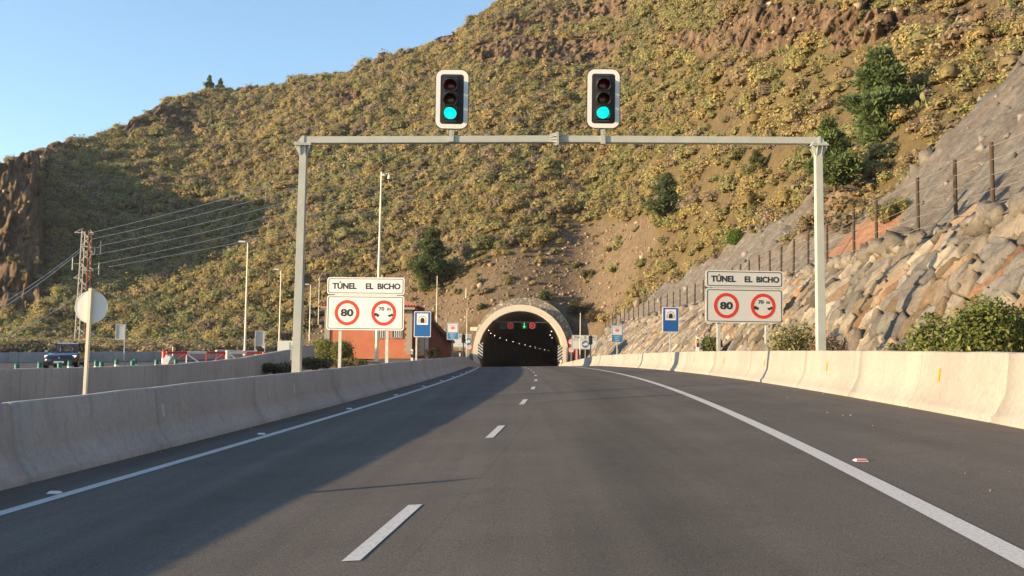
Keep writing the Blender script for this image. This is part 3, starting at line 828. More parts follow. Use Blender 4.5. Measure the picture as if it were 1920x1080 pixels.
def shrub_proto(rg, nleaf, leaf, kind):
    """unit shrub: lumpy dome of small leaf clumps over a twiggy core; returns V, Q, shade factor"""
    nl = 5 + rg.integers(0, 4)
    lc = unit(nl, rg) * rg.uniform(.25, .6, (nl, 1)); lc[:, 2] = np.abs(lc[:, 2]) * .75 + .12; lr = rg.uniform(.38, .62, nl)
    k = rg.integers(0, nl, nleaf); d = unit(nleaf, rg); d[:, 2] = np.where(d[:, 2] < -.35, -d[:, 2], d[:, 2])
    P = lc[k] + d * lr[k][:, None] * np.where(rg.random((nleaf, 1)) < .16, rg.uniform(1.0, 1.38, (nleaf, 1)), rg.uniform(.62, 1.06, (nleaf, 1)))
    P[:, 2] = np.maximum(P[:, 2], .02) * .92
    N = d * 1.0 + unit(nleaf, rg) * .70 + np.array([0, 0, .30]); N /= np.linalg.norm(N, axis=1, keepdims=True)
    V, Q = leaf_quads(P, N, leaf * rg.uniform(.6, 1.35, nleaf), rg, 1.6)
    f = np.repeat(rg.uniform(.78, 1.22, nleaf), 4)
    hue = np.repeat(rg.normal(0, .07, nleaf), 4)
    # core: small domes
    CV, CQ, o = [], [], len(V)
    for c, r in zip(lc, lr * .60):
        for a in range(3):
            el = [-.3, .45, 1.1][a]
            for b in range(6):
                t = b * math.pi / 3 + a * .5
                CV.append(c + r * np.array([math.cos(t) * math.cos(el), math.sin(t) * math.cos(el), math.sin(el)]))
        for a in range(2):
            for b in range(6): CQ.append((o + a * 6 + b, o + a * 6 + (b + 1) % 6, o + a * 6 + 6 + (b + 1) % 6, o + a * 6 + 6 + b))
        CQ.append((o + 12, o + 13, o + 14, o + 15)); CQ.append((o + 15, o + 16, o + 17, o + 12)); o += 18
    CV = np.array(CV); CV[:, 2] = np.maximum(CV[:, 2], -.1)
    V = np.concatenate([V, CV]); Q = np.concatenate([Q, np.array(CQ)])
    f = np.concatenate([f, -np.ones(len(CV))]); hue = np.concatenate([hue, np.zeros(len(CV))])
    return V, Q, f, hue
TWIG = np.array([.085, .062, .038])
def shrub_tint(col, f, hue):
    c = np.asarray(col)[None] * np.abs(f)[:, None]
    c = c * np.stack([1 + hue, 1 + hue * .2, 1 - hue], -1)
    return np.where(f[:, None] < 0, TWIG[None] * .8 + np.asarray(col)[None] * .45, c)
def cactus_proto(rg, n=26):
    P = rg.normal(size=(n, 3)) * np.array([.45, .45, .3]); P[:, 2] = np.abs(P[:, 2]) * 1.0 + .12
    N = unit(n, rg); N[:, 2] *= .35; N /= np.linalg.norm(N, axis=1, keepdims=True)
    Z = np.array([0, 0, 1.0]); A = np.cross(N, Z); A /= np.linalg.norm(A, axis=1, keepdims=True) + 1e-9; B = np.cross(A, N)
    s = rg.uniform(.13, .21, (n, 1)); V = []
    for t in range(8):
        a = math.pi * 2 * t / 8 + .39; V.append(P + A * s * math.cos(a) * .8 + B * s * math.sin(a) * 1.15)
    V = np.stack(V, 1).reshape(-1, 3); Q = []
    for i in range(n):
        b = i * 8; Q += [(b, b + 1, b + 2, b + 3), (b, b + 3, b + 4, b + 7), (b + 4, b + 5, b + 6, b + 7)]
    return V, np.array(Q), np.repeat(rg.uniform(.75, 1.25, n), 8), np.zeros(n * 8)

rg = np.random.default_rng(3)
PROTO = [shrub_proto(rg, 700, .085, 0) for _ in range(7)]
PROTO_LO = [shrub_proto(rg, 250, .13, 0) for _ in range(10)]
CACT = [cactus_proto(rg) for _ in range(4)]
PAL = [((.42, .35, .150), 28), ((.355, .335, .140), 24), ((.44, .345, .165), 14), ((.29, .29, .12), 15), ((.39, .305, .185), 11), ((.30, .245, .17), 12), ((.48, .375, .145), 5)]
PW = np.array([w for _, w in PAL], float); PW /= PW.sum()

# candidate spots: cells of a map grid, jittered, on the hill's height field
cand = []
flat = HV.reshape(-1, 3)
cell = 1.3
key = {}
gx = np.round((flat[:, 0]) / cell).astype(int); gy = np.round(flat[:, 1] / cell).astype(int)
inU = ((U2.ravel() > 0.0) | ((PX2.ravel() > 1350) & (U2.ravel() > -.11))) & (U2.ravel() < 1.08) & (PX2.ravel() > -60) & (PX2.ravel() < 1990)
idx = np.nonzero(inU)[0]
perm = rg.permutation(idx)
uq, first = np.unique(gx[perm] * 100003 + gy[perm], return_index=True)
pick = perm[first]
pos = flat[pick]; rock_ = HROCK.ravel()[pick]; bare_ = HBARE.ravel()[pick]
clump = fbm(pos[:, 0] * .05, pos[:, 1] * .05, seed=101, oct=3)
dens = np.clip(.96 + clump * .9, .55, 1) * (1 - .86 * rock_) * (1 - .80 * bare_)
keep = rg.random(len(pos)) < dens
# nothing grows inside the portal or in front of it
keep &= ~((pos[:, 0] > -8) & (pos[:, 0] < 11) & (pos[:, 1] < 163) & (pos[:, 2] < 8.4))
pos, rock_, bare_ = pos[keep], rock_[keep], bare_[keep]
qx, qy, qd = project(pos)
rad = np.exp(rg.normal(.27, .42, len(pos))) * np.where(bare_ > .4, .62, 1.0) * np.where(rock_ > .4, .6, 1.0)
rad = np.clip(rad, .5, 3.4) * np.interp(qd, [90, 150, 300], [.85, 1.0, 1.12])
kind = rg.choice(len(PAL), len(pos), p=PW)
zone = fbm(pos[:, 0] * .03, pos[:, 1] * .03, seed=103, oct=3)
kind = np.where((zone > .10) & (rg.random(len(pos)) < .55), rg.choice([1, 3], len(pos)), kind)
kind = np.where((zone < -.12) & (rg.random(len(pos)) < .5), rg.choice([2, 6, 4], len(pos)), kind)
iscact = rg.random(len(pos)) < (.05 + .16 * (fbm(pos[:, 0] * .06, pos[:, 1] * .06, seed=104) > .12))
# how large each shows
vis = (qx > 0) & (qx < 1920) & (qy > 0) & (qy < 660) & ~iscact & (U2.ravel()[pick][keep] < 1.0)
cx_, cy_ = pos[:, 0], pos[:, 1]
hidden = (cy_ < 125) & (cx_ > np.interp(cy_, FY, FX) + 0) & (pos[:, 2] < cut_surface(cx_, cy_)[0] - .2)
drop = hidden & (rg.random(len(pos)) < 2)
show = np.where(vis & ~hidden & ~((qx > 560) & (qx < 890) & (qy > 560)), rad / qd, 0)
order = np.argsort(-show)
IND = set(order[:290].tolist())
def put(proto, p, r, yaw, sq, col, tilt=0.0):
    V, Q, f, h = proto
    c, s_ = math.cos(yaw), math.sin(yaw)
    W = np.stack([V[:, 0] * c - V[:, 1] * s_, V[:, 0] * s_ + V[:, 1] * c, V[:, 2] * sq], -1) * r + p
    return W, Q, shrub_tint(col, f, h)
VV, QQ, TT, off = [], [], [], 0
nstuff = 0
for i in range(len(pos)):
    if i in IND or drop[i]: continue
    p = pos[i] - np.array([0, 0, .12 * rad[i]])
    if iscact[i]: pr, col, r = CACT[int(rg.integers(4))], np.array((.26, .27, .12)) * rg.uniform(.8, 1.2), rad[i] * .75
    else:
        pr, col, r = PROTO_LO[int(rg.integers(10))], np.array(PAL[kind[i]][0]) * rg.uniform(.8, 1.22), rad[i]
    W, Q, T = put(pr, p, r, rg.uniform(0, 6.28), rg.uniform(.75, 1.1), col)
    VV.append(W); QQ.append(Q + off); TT.append(T); off += len(W); nstuff += 1
for _ in range(1500):                                     # scrub on the flat between the far wall and the slope
    px_ = rg.uniform(-60, 600); d_ = rg.uniform(np.interp(px_, [-60, 0, 308, 430, 500, 600], [70, 72, 82, 100, 125, 135]), 190)
    x_ = (px_ - 960) / F_PX * d_; r = math.exp(rg.normal(.1, .35))
    if abs(px_ - 459) < 12 and d_ < 100: continue
    W, Q, T = put(PROTO_LO[int(rg.integers(10))], np.array([x_, d_, float(np.interp(d_, [70, 90, 130, 190], [-.45, -.3, -.25, -.3]))]), min(r, 1.8), rg.uniform(0, 6.28), rg.uniform(.7, 1.05), np.array(PAL[int(rg.integers(6))][0]) * rg.uniform(.8, 1.15))
    VV.append(W); QQ.append(Q + off); TT.append(T); off += len(W)
scrub = np_mesh('hillside_scrub', np.concatenate(VV), np.concatenate(QQ), M['foliage'], tint=np.concatenate(TT))
tag(scrub, 'dense olive and straw coloured scrub covering the hillside', 'scrub', kind='stuff')
print('SCRUB', nstuff, 'individual', len(IND))
# the largest ones as things of their own (shared meshes)
protos = []
for k in range(14):
    V, Q, f, h = PROTO[k % 7]; col = np.array(PAL[[0, 0, 1, 1, 2, 2, 3, 3, 4, 5, 6, 0, 1, 2][k]][0]) * (1.1 if k % 3 == 0 else .95)
    o = np_mesh('hillside_shrub', V, Q, M['foliage'], tint=shrub_tint(col, f, h)); me = o.data
    bpy.data.objects.remove(o); protos.append(me)
SLAB = ['straw-olive rounded shrub on the open hillside', 'green-olive rounded shrub on the open hillside', 'dry golden shrub on the open hillside',
        'grey-brown twiggy shrub on the open hillside']
LABI = [0, 0, 1, 1, 2, 2, 1, 1, 3, 3, 2, 0, 1, 2]
for i in sorted(IND):
    k = int(rg.integers(14)); o = link('hillside_shrub', protos[k])
    o.location = pos[i] - np.array([0, 0, .12 * rad[i]]); o.scale = (rad[i], rad[i], rad[i] * rg.uniform(.75, 1.1)); o.rotation_euler = (0, 0, rg.uniform(0, 6.28))
    tag(o, SLAB[LABI[k]], 'shrub', 'scattered shrubs on the hillside')

# loose stones on the bare ground and below the cliffs
nst = 2300
cand = rg.permutation(np.nonzero((inU) & ((HBARE.ravel() > .45) | ((HROCK.ravel() > .3) & (_h(np.arange(HROCK.size), np.arange(HROCK.size), np.zeros(HROCK.size, int), 9) < .15))))[0])[:nst]
VV, QQ, TT, off = [], [], [], 0
cube = np.array([[-1, -1, -1], [1, -1, -1], [1, 1, -1], [-1, 1, -1], [-1, -1, 1], [1, -1, 1], [1, 1, 1], [-1, 1, 1]], float) * .55
cq = np.array([(0, 3, 2, 1), (4, 5, 6, 7), (0, 1, 5, 4), (1, 2, 6, 5), (2, 3, 7, 6), (3, 0, 4, 7)])
for i in cand:
    r = min(.7, math.exp(rg.normal(-1.75, .5)) * (1.25 if HROCK.ravel()[i] > .3 else 1.0)); W = (cube + rg.normal(size=cube.shape) * .2) @ np.linalg.qr(rg.normal(size=(3, 3)))[0] * r * np.array([1, 1, .8])
    b = rg.uniform(.7, 1.3); c = np.array((.27, .19, .125) if HROCK.ravel()[i] < .3 else (.20, .13, .085)) * b if rg.random() < .85 else np.array((.38, .30, .21)) * b
    VV.append(W + flat[i] + np.array([0, 0, r * .15])); QQ.append(cq + off); TT.append(np.tile(c, (8, 1))); off += 8
rub = np_mesh('rubble', np.concatenate(VV), np.concatenate(QQ), M['boulder'], tint=np.concatenate(TT))
tag(rub, 'loose stones scattered over the bare slopes', 'rubble', kind='stuff')

# ---------------------------------------------------------------- single bushes and pines
def bush(name, label, p, rx, ry, h, col, n, leaf, seed, group=None, twig=.0, dry=None, cat='bush'):
    rgb = np.random.default_rng(seed)
    t = thing(name, label, cat, p, 0, group)
    nl = 16
    lc = rgb.uniform(-1, 1, (nl, 3)) * np.array([.62, .62, 1]); lc[:, 2] = rgb.uniform(.18, .74, nl) * (1 - .35 * np.hypot(lc[:, 0], lc[:, 1]))
    lr = rgb.uniform(.24, .42, nl)
    k = rgb.integers(0, nl, n); d = unit(n, rgb)
    P = lc[k] + d * (lr[k] * rgb.uniform(.35, 1.08, n) ** .5)[:, None] * np.array([1, 1, .85])
    spr = rgb.random(n) < .08; P[spr] += d[spr] * .10
    P[:, 2] = np.abs(P[:, 2]); P = P * np.array([rx, ry, h])
    N = d + unit(n, rgb) * 1.0; N /= np.linalg.norm(N, axis=1, keepdims=True)
    V, Q = leaf_quads(P, N, leaf * rgb.uniform(.6, 1.4, n), rgb, 1.9)
    f = rgb.uniform(.6, 1.4, n)[:, None] * np.where(rgb.random((n, 1)) < .10, 1.5, 1.0)
    c = np.asarray(col)[None] * f
    if dry is not None:
        dm = rgb.random(n) < np.interp(P[:, 2] / h, [0, .4, 1], [.75, .25, .1]); c = np.where(dm[:, None], np.asarray(dry)[None] * f, c)
    np_mesh('foliage', V, Q, M['foliage'], tint=np.repeat(c, 4, 0), parent=t)
    b = MB()
    for j in range(14):
        q = lc[j % nl] * np.array([rx, ry, h]); b.path([(q[0] * .1, q[1] * .1, -.1), (q[0] * .5, q[1] * .5, q[2] * .5), tuple(q * 1.05)], [.028, .018, .008], 5)
    o = b.build('stems', M['bark'], t); stain(o, (.16, .12, .08))
    return t
def stain(o, col):
    a = o.data.attributes.new('tint', 'FLOAT_COLOR', 'POINT'); c = np.ones((len(o.data.vertices), 4), np.float32); c[:, :3] = col
    a.data.foreach_set('color', c.ravel())

def pine(name, label, p, h, w, seed, col=(.125, .165, .065), base=.12, dense=1.0, lean=0, group=None, skew=0.0, bw=1.0):
    """Canary pine: tapered trunk, whorls of upturned limbs carrying needle tufts"""
    r_ = random.Random(seed); rgb = np.random.default_rng(seed)
    t = thing(name, label, 'pine tree', p, 0, group)
    tr = MB(); top = Vector((lean, 0, h)); pts = [Vector((lean * (k / 8) ** 1.4 + .05 * h * .1 * math.sin(k * 1.3 + seed), .02 * h * .3 * math.sin(k + seed), h * k / 8 - (.4 if k == 0 else 0))) for k in range(9)]
    tr.path(pts, [h * .020 * (1 - .88 * k / 8) + .02 for k in range(9)], 7)
    tuft = []
    z = base * h; k = 0
    while z < h * .985:
        q = z / h; prof = w * min(1.0, ((1 - q) / (1 - base)) ** .85 * 1.12) * (1 if q > base + .12 else .55 + (q - base) * 3.5)
        prof *= (.78 + .3 * math.sin(q * 17 + seed))
        c = pts[min(7, int(q * 8))].lerp(pts[min(8, int(q * 8) + 1)], q * 8 - int(q * 8))
        for j in range(r_.choice([4, 5, 6])):
            a = r_.uniform(0, 6.283); L = max(.18 * w, prof * r_.uniform(.6, 1.12)) * (1 + skew * math.cos(a)); up = r_.uniform(.10, .45)
            e = c + Vector((math.cos(a) * L, math.sin(a) * L, L * up)); m_ = c.lerp(e, .55) - Vector((0, 0, L * .06))
            tr.path([c, m_, e], [.035 * h / 8 * bw, .022 * h / 8, .010], 4)
            nt = max(3, int(L / (.32 * w / 1.6) * 4 * dense))
            for s_ in range(nt):
                tt = r_.uniform(.25, 1.05); pp = (c.lerp(m_, tt / .55) if tt < .55 else m_.lerp(e, (tt - .55) / .45))
                pp = pp + Vector((r_.gauss(0, 1), r_.gauss(0, 1), r_.gauss(0, .7))) * L * .15
                tuft.append((pp, (e - c).normalized()))
        z += h * .043 * r_.uniform(.7, 1.2); k += 1
    for s_ in range(10): tuft.append((Vector((lean + r_.gauss(0, .03) * w, r_.gauss(0, .03) * w, h * r_.uniform(.95, 1.02))), Vector((0, 0, 1))))
    P = np.array([q[0] for q in tuft]); D = np.array([q[1] for q in tuft]); nn = 13; n = len(P)
    D = np.repeat(D * .55 + np.array([0, 0, .5]), nn, 0) + unit(n * nn, rgb) * 1.0; D /= np.linalg.norm(D, axis=1, keepdims=True)
    L = (w * .17 + .08) * rgb.uniform(.7, 1.25, n * nn)[:, None]; B = np.repeat(P, nn, 0); sd = np.cross(D, unit(n * nn, rgb)); sd /= np.linalg.norm(sd, axis=1, keepdims=True)
    wd = L * .115
    V = np.stack([B - sd * wd * .5, B + sd * wd * .5, B + D * L + sd * wd, B + D * L - sd * wd], 1).reshape(-1, 3); Q = np.arange(len(V)).reshape(-1, 4)
    shade = np.repeat(rgb.uniform(.7, 1.35, n), nn) * rgb.uniform(.8, 1.2, n * nn)
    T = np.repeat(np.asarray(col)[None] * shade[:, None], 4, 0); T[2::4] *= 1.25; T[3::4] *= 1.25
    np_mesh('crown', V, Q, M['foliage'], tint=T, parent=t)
    o = tr.build('trunk', M['bark'], t, smooth=True); stain(o, (.13, .085, .055))
    return t

def on_cut(px, py, d):
    """stand on the cut slope at about this line of sight"""
    p = at(px, py, d); z = float(cut_surface(np.array([p.x]), np.array([p.y]))[0][0]); return Vector((p.x, p.y, z - .15))
def see_cut(px, py, d0=26, d1=125):
    for d in np.arange(d0, d1, .4):
        p = at(px, py, float(d)); z = float(cut_surface(np.array([p.x]), np.array([p.y]))[0][0])
        if p.z <= z and p.x > np.interp(p.y, FY, FX) + .3: return p
    return hill_pix(px, py)
def grow(f, px, py, toppy, p, **k): return p, (py - toppy) / F_PX * p.y

p = hill_pix(1650, 258); pine('pine_tree', 'large dense pine beside the top of the netted cutting, biggest on the slope', p - Vector((0, 0, .5)), 158 / F_PX * p.y + .5, 74 / F_PX * p.y, 21, base=.04, dense=2.3, skew=.1)
p = see_cut(1566, 366, 46); pine('pine_tree', 'pine with a bare crooked foot standing above the red soil patch', p - Vector((0, 0, .3)), 143 / F_PX * p.y, 50 / F_PX * p.y, 33, col=(.14, .18, .065), base=.22, dense=1.5, lean=-14 / F_PX * p.y)
p = hill_pix(1251, 428); pine('pine_tree', 'slim open-branched pine alone in mid slope above the right tunnel sign', p - Vector((0, 0, .3)), 104 / F_PX * p.y, 40 / F_PX * p.y, 45, col=(.10, .125, .055), base=.2, dense=.9)
p = hill_pix(808, 546); pine('pine_tree', 'dark bushy pine rising between the red house and the tunnel mouth', p - Vector((0, 0, .3)), 116 / F_PX * p.y, 44 / F_PX * p.y, 52, col=(.095, .125, .05), base=.08, dense=1.5)
p = hill_pix(1418, 345); pine('pine_tree', 'small olive pine half lost among the scrub left of the right gantry post', p - Vector((0, 0, .3)), 66 / F_PX * p.y, 26 / F_PX * p.y, 58, col=(.16, .16, .065), base=.1, dense=1.2)
p = hill_pix(393, 172); pine('pine_tree', 'larger of the two small pines on the skyline', p - Vector((0, 0, .4)), 30 / F_PX * p.y + .5, 11 / F_PX * p.y, 63, base=.08, dense=1.0)
p = hill_pix(412, 172); pine('pine_tree', 'smaller of the two little pines on the skyline', p - Vector((0, 0, .4)), 24 / F_PX * p.y + .5, 8.5 / F_PX * p.y, 64, base=.12, dense=.9)

GR = (.125, .165, .045)
bush('bush', 'large leafy green bush behind the right barrier at the frame edge', (8.15, 17.2, .25), 1.35, .7, 2.15, (.19, .215, .065), 30000, .046, 1)
bush('bush', 'low leafy green bush in front of the big one, beside the right gantry post', (8.0, 20.3, .2), 1.05, .8, 1.3, (.18, .195, .065), 13000, .046, 2, dry=(.22, .17, .09))
bush('bush', 'pale green feathery bush covering the corner of the right tunnel sign', (8.35, 29.4, .1), .95, .6, 2.15, (.27, .27, .115), 11000, .052, 3, dry=(.26, .19, .10))
bush('dry_bush', 'dry brown twiggy bush behind the right gantry post', (8.9, 27.6, .1), 1.0, .6, 1.7, (.30, .21, .13), 6500, .045, 4)
bush('bush', 'small green bush at the foot of the boulder wall beneath the right tunnel sign', tuple(at(1332, 664, 46)), .62, .5, .95, (.21, .23, .09), 4000, .06, 5)
bush('bush', 'olive bush half up the bench, behind the wire fence', tuple(see_cut(1672, 412) - Vector((0, 0, .2))), .75, .75, 1.1, (.26, .24, .10), 3500, .07, 6)
bush('bush', 'bright green tuft on the edge of the grey cutting', tuple(see_cut(1384, 452, 60) - Vector((0, 0, .3))), 1.05, .9, 1.6, (.115, .175, .040), 2600, .10, 7)
p = hill_pix(1022, 560)
bush('bush', 'green bush growing on top of the tunnel portal', (p.x + .2, p.y - 1.0, 7.9), 1.35, 1.2, 1.9, (.125, .145, .055), 3000, .12, 8)
bush('bush', 'rounded green bush in front of the red house', tuple(at(622, 686, 70)), 1.75, 1.5, 2.45, (.20, .205, .065), 12000, .075, 9)
bush('bush', 'low dry yellow bush between the left sign posts and the barrier', tuple(at(655, 690, 52)), 1.1, .7, .62, (.20, .17, .075), 2600, .06, 10)
bush('bush', 'dark low bush at the foot of the left gantry post', tuple(at(520, 699, 44)), 1.2, .8, .55, (.12, .11, .06), 2600, .06, 11)
bush('bush', 'low dry bush between the left gantry post and the sign', tuple(at(590, 692, 47)), 1.0, .7, .6, (.15, .125, .07), 2400, .06, 15)
bush('bush', 'dark bush against the shaded end wall of the house', tuple(at(812, 668, 84)), .8, .6, .75, (.075, .07, .035), 1800, .07, 12)
for (x, y, c, l, s_, r) in [(1085, 585, (.13, .10, .055), 'brown dry bush just right of the portal crown', 201, 2.2), (1120, 600, (.16, .12, .06), 'brown dry bush above the start of the fence', 202, 1.9),
                         (1100, 520, (.13, .135, .06), 'olive bush on bare ground above the portal', 203, 1.5), (1082, 500, (.15, .15, .06), 'small olive bush highest on the bare ground above the portal', 204, 1.0),
                         (905, 580, (.15, .15, .07), 'low green bush left of the portal crown', 205, 1.1)]:
    p = hill_pix(x, y); bush('bush', l, (p.x, p.y, p.z - .3), r, r * .9, r * 1.15, c, 1500, .17, s_)

# scrub and stones on the broken ground behind the edge of the cutting
rg = np.random.default_rng(77)
VV, QQ, TT, off = [], [], [], 0; SV, SQ, ST, so = [], [], [], 0
cnt = 0
NS = 12000
sy = np.where(rg.random(NS) < .25, rg.uniform(18, 45, NS), rg.uniform(40, 122, NS)); sx = np.interp(sy, FY, FX) + rg.uniform(1.5, 22, NS); sz, sf, sc_, sb = cut_surface(sx, sy)
for x, y, z, bk in zip(sx, sy, sz, sb):
    if bk > .5 and rg.random() < .16:
        r = math.exp(rg.normal(-.45, .4)); W, Q, T = put(PROTO_LO[int(rg.integers(10))], np.array([x, y, z - .1]), r, rg.uniform(0, 6.28), rg.uniform(.6, 1), np.array(PAL[int(rg.choice([0, 2, 4, 5, 5, 3]))][0]) * rg.uniform(.6, 1.05))
        VV.append(W); QQ.append(Q + off); TT.append(T); off += len(W)
    if rg.random() < (.36 if bk > .5 else .05):
        r = math.exp(rg.normal(-1.75, .55)); W = (cube + rg.normal(size=cube.shape) * .2) @ np.linalg.qr(rg.normal(size=(3, 3)))[0] * r
        c = np.array((.25, .20, .145) if bk > .5 else (.22, .20, .17)) * rg.uniform(.6, 1.3); SV.append(W + np.array([x, y, z + r * .1])); SQ.append(cq + so); ST.append(np.tile(c, (8, 1))); so += 8
o = np_mesh('dry_scrub', np.concatenate(VV), np.concatenate(QQ), M['foliage'], tint=np.concatenate(TT)); tag(o, 'dry scrub on the broken ground above the netted cutting', 'scrub', kind='stuff')
o = np_mesh('rubble', np.concatenate(SV), np.concatenate(SQ), M['boulder'], tint=np.concatenate(ST)); tag(o, 'stones strewn over the cutting on the right', 'rubble', kind='stuff')

# ================================================================ lettering helper
def text_mesh(txt, w, h, cx, cz, y, mt, name, parent, bold=.0):
    cu = bpy.data.curves.new(name, 'FONT'); cu.body = txt; cu.size = 1.0; cu.offset = bold
    cu.extrude = 0.0; cu.resolution_u = 4
    to = bpy.data.objects.new('tmp_text', cu); COL.objects.link(to)
    bpy.context.view_layer.update()
    me = bpy.data.meshes.new_from_object(to.evaluated_get(bpy.context.evaluated_depsgraph_get()))
    bpy.data.objects.remove(to); me.name = name
    co = np.zeros(len(me.vertices) * 3, np.float32); me.vertices.foreach_get('co', co); co = co.reshape(-1, 3)
    lo, hi = co.min(0), co.max(0); s = np.array([w / (hi[0] - lo[0]), h / (hi[1] - lo[1])])
    out = np.stack([(co[:, 0] - (lo[0] + hi[0]) / 2) * s[0] + cx, np.full(len(co), y), (co[:, 1] - (lo[1] + hi[1]) / 2) * s[1] + cz], -1)
    me.vertices.foreach_set('co', out.astype(np.float32).ravel()); me.materials.clear(); me.materials.append(mt); me.update()
    return link(name, me, parent)

# ================================================================ signal gantry
GY = 24.0
pl, pr = at(555, 700, GY), at(1541, 665, GY)
bl_, br_ = at(570, 263.5, GY), at(1534, 264.5, GY); bm_ = at(1045, 261.5, GY)
G = thing('signal_gantry', 'grey-green steel portal frame spanning the road and carrying two traffic lights', 'gantry', (pl.x, GY, float(RZ(GY) - .3)))
go = Vector(G.location)
def gpost(base_x, top, name='post'):
    b = MB(); z0 = -.4; zt = top.z - go.z - .14; x = base_x - go.x; xt = top.x - go.x
    b.add([(x - .105, -.105, z0), (x + .105, -.105, z0), (x + .105, .105, z0), (x - .105, .105, z0), (xt - .085, -.085, zt), (xt + .085, -.085, zt), (xt + .085, .085, zt), (xt - .085, .085, zt)],
          [(0, 3, 2, 1), (4, 5, 6, 7), (0, 1, 5, 4), (1, 2, 6, 5), (2, 3, 7, 6), (3, 0, 4, 7)])
    o = b.build(name, M['gantry'], G, bevel=.008)
    # head plate with gussets
    h = MB(); h.box((xt, 0, zt + .015), (.42, .36, .028))
    h.box((xt, 0, zt + .045), (.40, .34, .02))
    for sx in (-1, 1):
        for yy in (-.075, .075):
            h.prism([(xt + sx * .088, zt - .24), (xt + sx * .20, zt - .012), (xt + sx * .088, zt - .012)], yy - .006, yy + .006)
    for sx in (-.06, .06):
        h.add([(xt + sx - .006, -.088, zt - .24), (xt + sx + .006, -.088, zt - .24), (xt + sx + .006, -.088, zt), (xt + sx - .006, -.088, zt), (xt + sx - .006, -.17, zt), (xt + sx + .006, -.17, zt)],
              [(0, 1, 2, 3), (0, 3, 4), (1, 5, 2), (0, 4, 5, 1), (3, 2, 5, 4)])
    for sx in (-.16, .16):
        for yy in (-.13, .13): h.tube((xt + sx, yy, zt - .05), (xt + sx, yy, zt + .09), .016, None, 6)
    h.build('bolted_plate', M['gantry'], o)
gpost(pl.x, bl_); gpost(pr.x, br_)
def beam(a, c, name='beam'):
    a = a - go; c = c - go; a.y = c.y = 0; d = (c - a).normalized(); up = Vector((0, 0, 1)); n_ = d.cross(up).normalized(); u2 = n_.cross(d)
    vs = []
    for p in (a, c):
        for sy, sz in ((-1, -1), (1, -1), (1, 1), (-1, 1)): vs.append(p + Vector((0, sy * .10, 0)) + u2 * (-sz * .082) * -1)
    b = MB(); b.add(vs, [(0, 1, 2, 3), (7, 6, 5, 4), (0, 4, 5, 1), (1, 5, 6, 2), (2, 6, 7, 3), (3, 7, 4, 0)])
    return b.build(name, M['gantry'], G, bevel=.008)
b1 = beam(bl_, bm_); b2 = beam(bm_, br_)
h = MB(); x = bm_.x - go.x; z = bm_.z - go.z
for dx in (-.014, .014): h.box((x + dx, 0, z), (.024, .34, .32))
for sx in (-1, 1):
    for zz in (-.105, -.02, .06, .125):
        h.add([(x + sx * .028, -.102, z + zz), (x + sx * .20, -.102, z + zz * .6), (x + sx * .028, -.17, z + zz), (x + sx * .028, -.102, z + zz + .012), (x + sx * .20, -.102, z + zz * .6 + .012), (x + sx * .028, -.17, z + zz + .012)],
              [(0, 1, 2), (3, 5, 4), (0, 3, 4, 1), (1, 4, 5, 2), (2, 5, 3, 0)])
    h.prism([(x + sx * .028, z + .082), (x + sx * .17, z + .082), (x + sx * .028, z + .155)], -.05, .05)
    h.prism([(x + sx * .028, z - .082), (x + sx * .17, z - .082), (x + sx * .028, z - .155)], -.05, .05)
h.build('flange_joint', M['gantry'], G)
for bo, xx in ((b1, bl_.x), (b2, br_.x)):
    h = MB(); q = (bl_ if bo is b1 else br_) - go; sgn = -1 if bo is b1 else 1
    h.prism([(q.x - .02 * sgn, q.z - .10), (q.x - .02 * sgn, q.z + .082), (q.x + .05 * sgn, q.z + .082), (q.x + .17 * sgn, q.z - .10)], -.103, .103)
    for yy in (-.11, .11): h.prism([(q.x - .03, q.z - .10), (q.x - .03, q.z + .10), (q.x + .03, q.z + .10), (q.x + .03, q.z - .10)], yy - .006, yy + .006)
    h.build('end_cap', M['gantry'], bo)

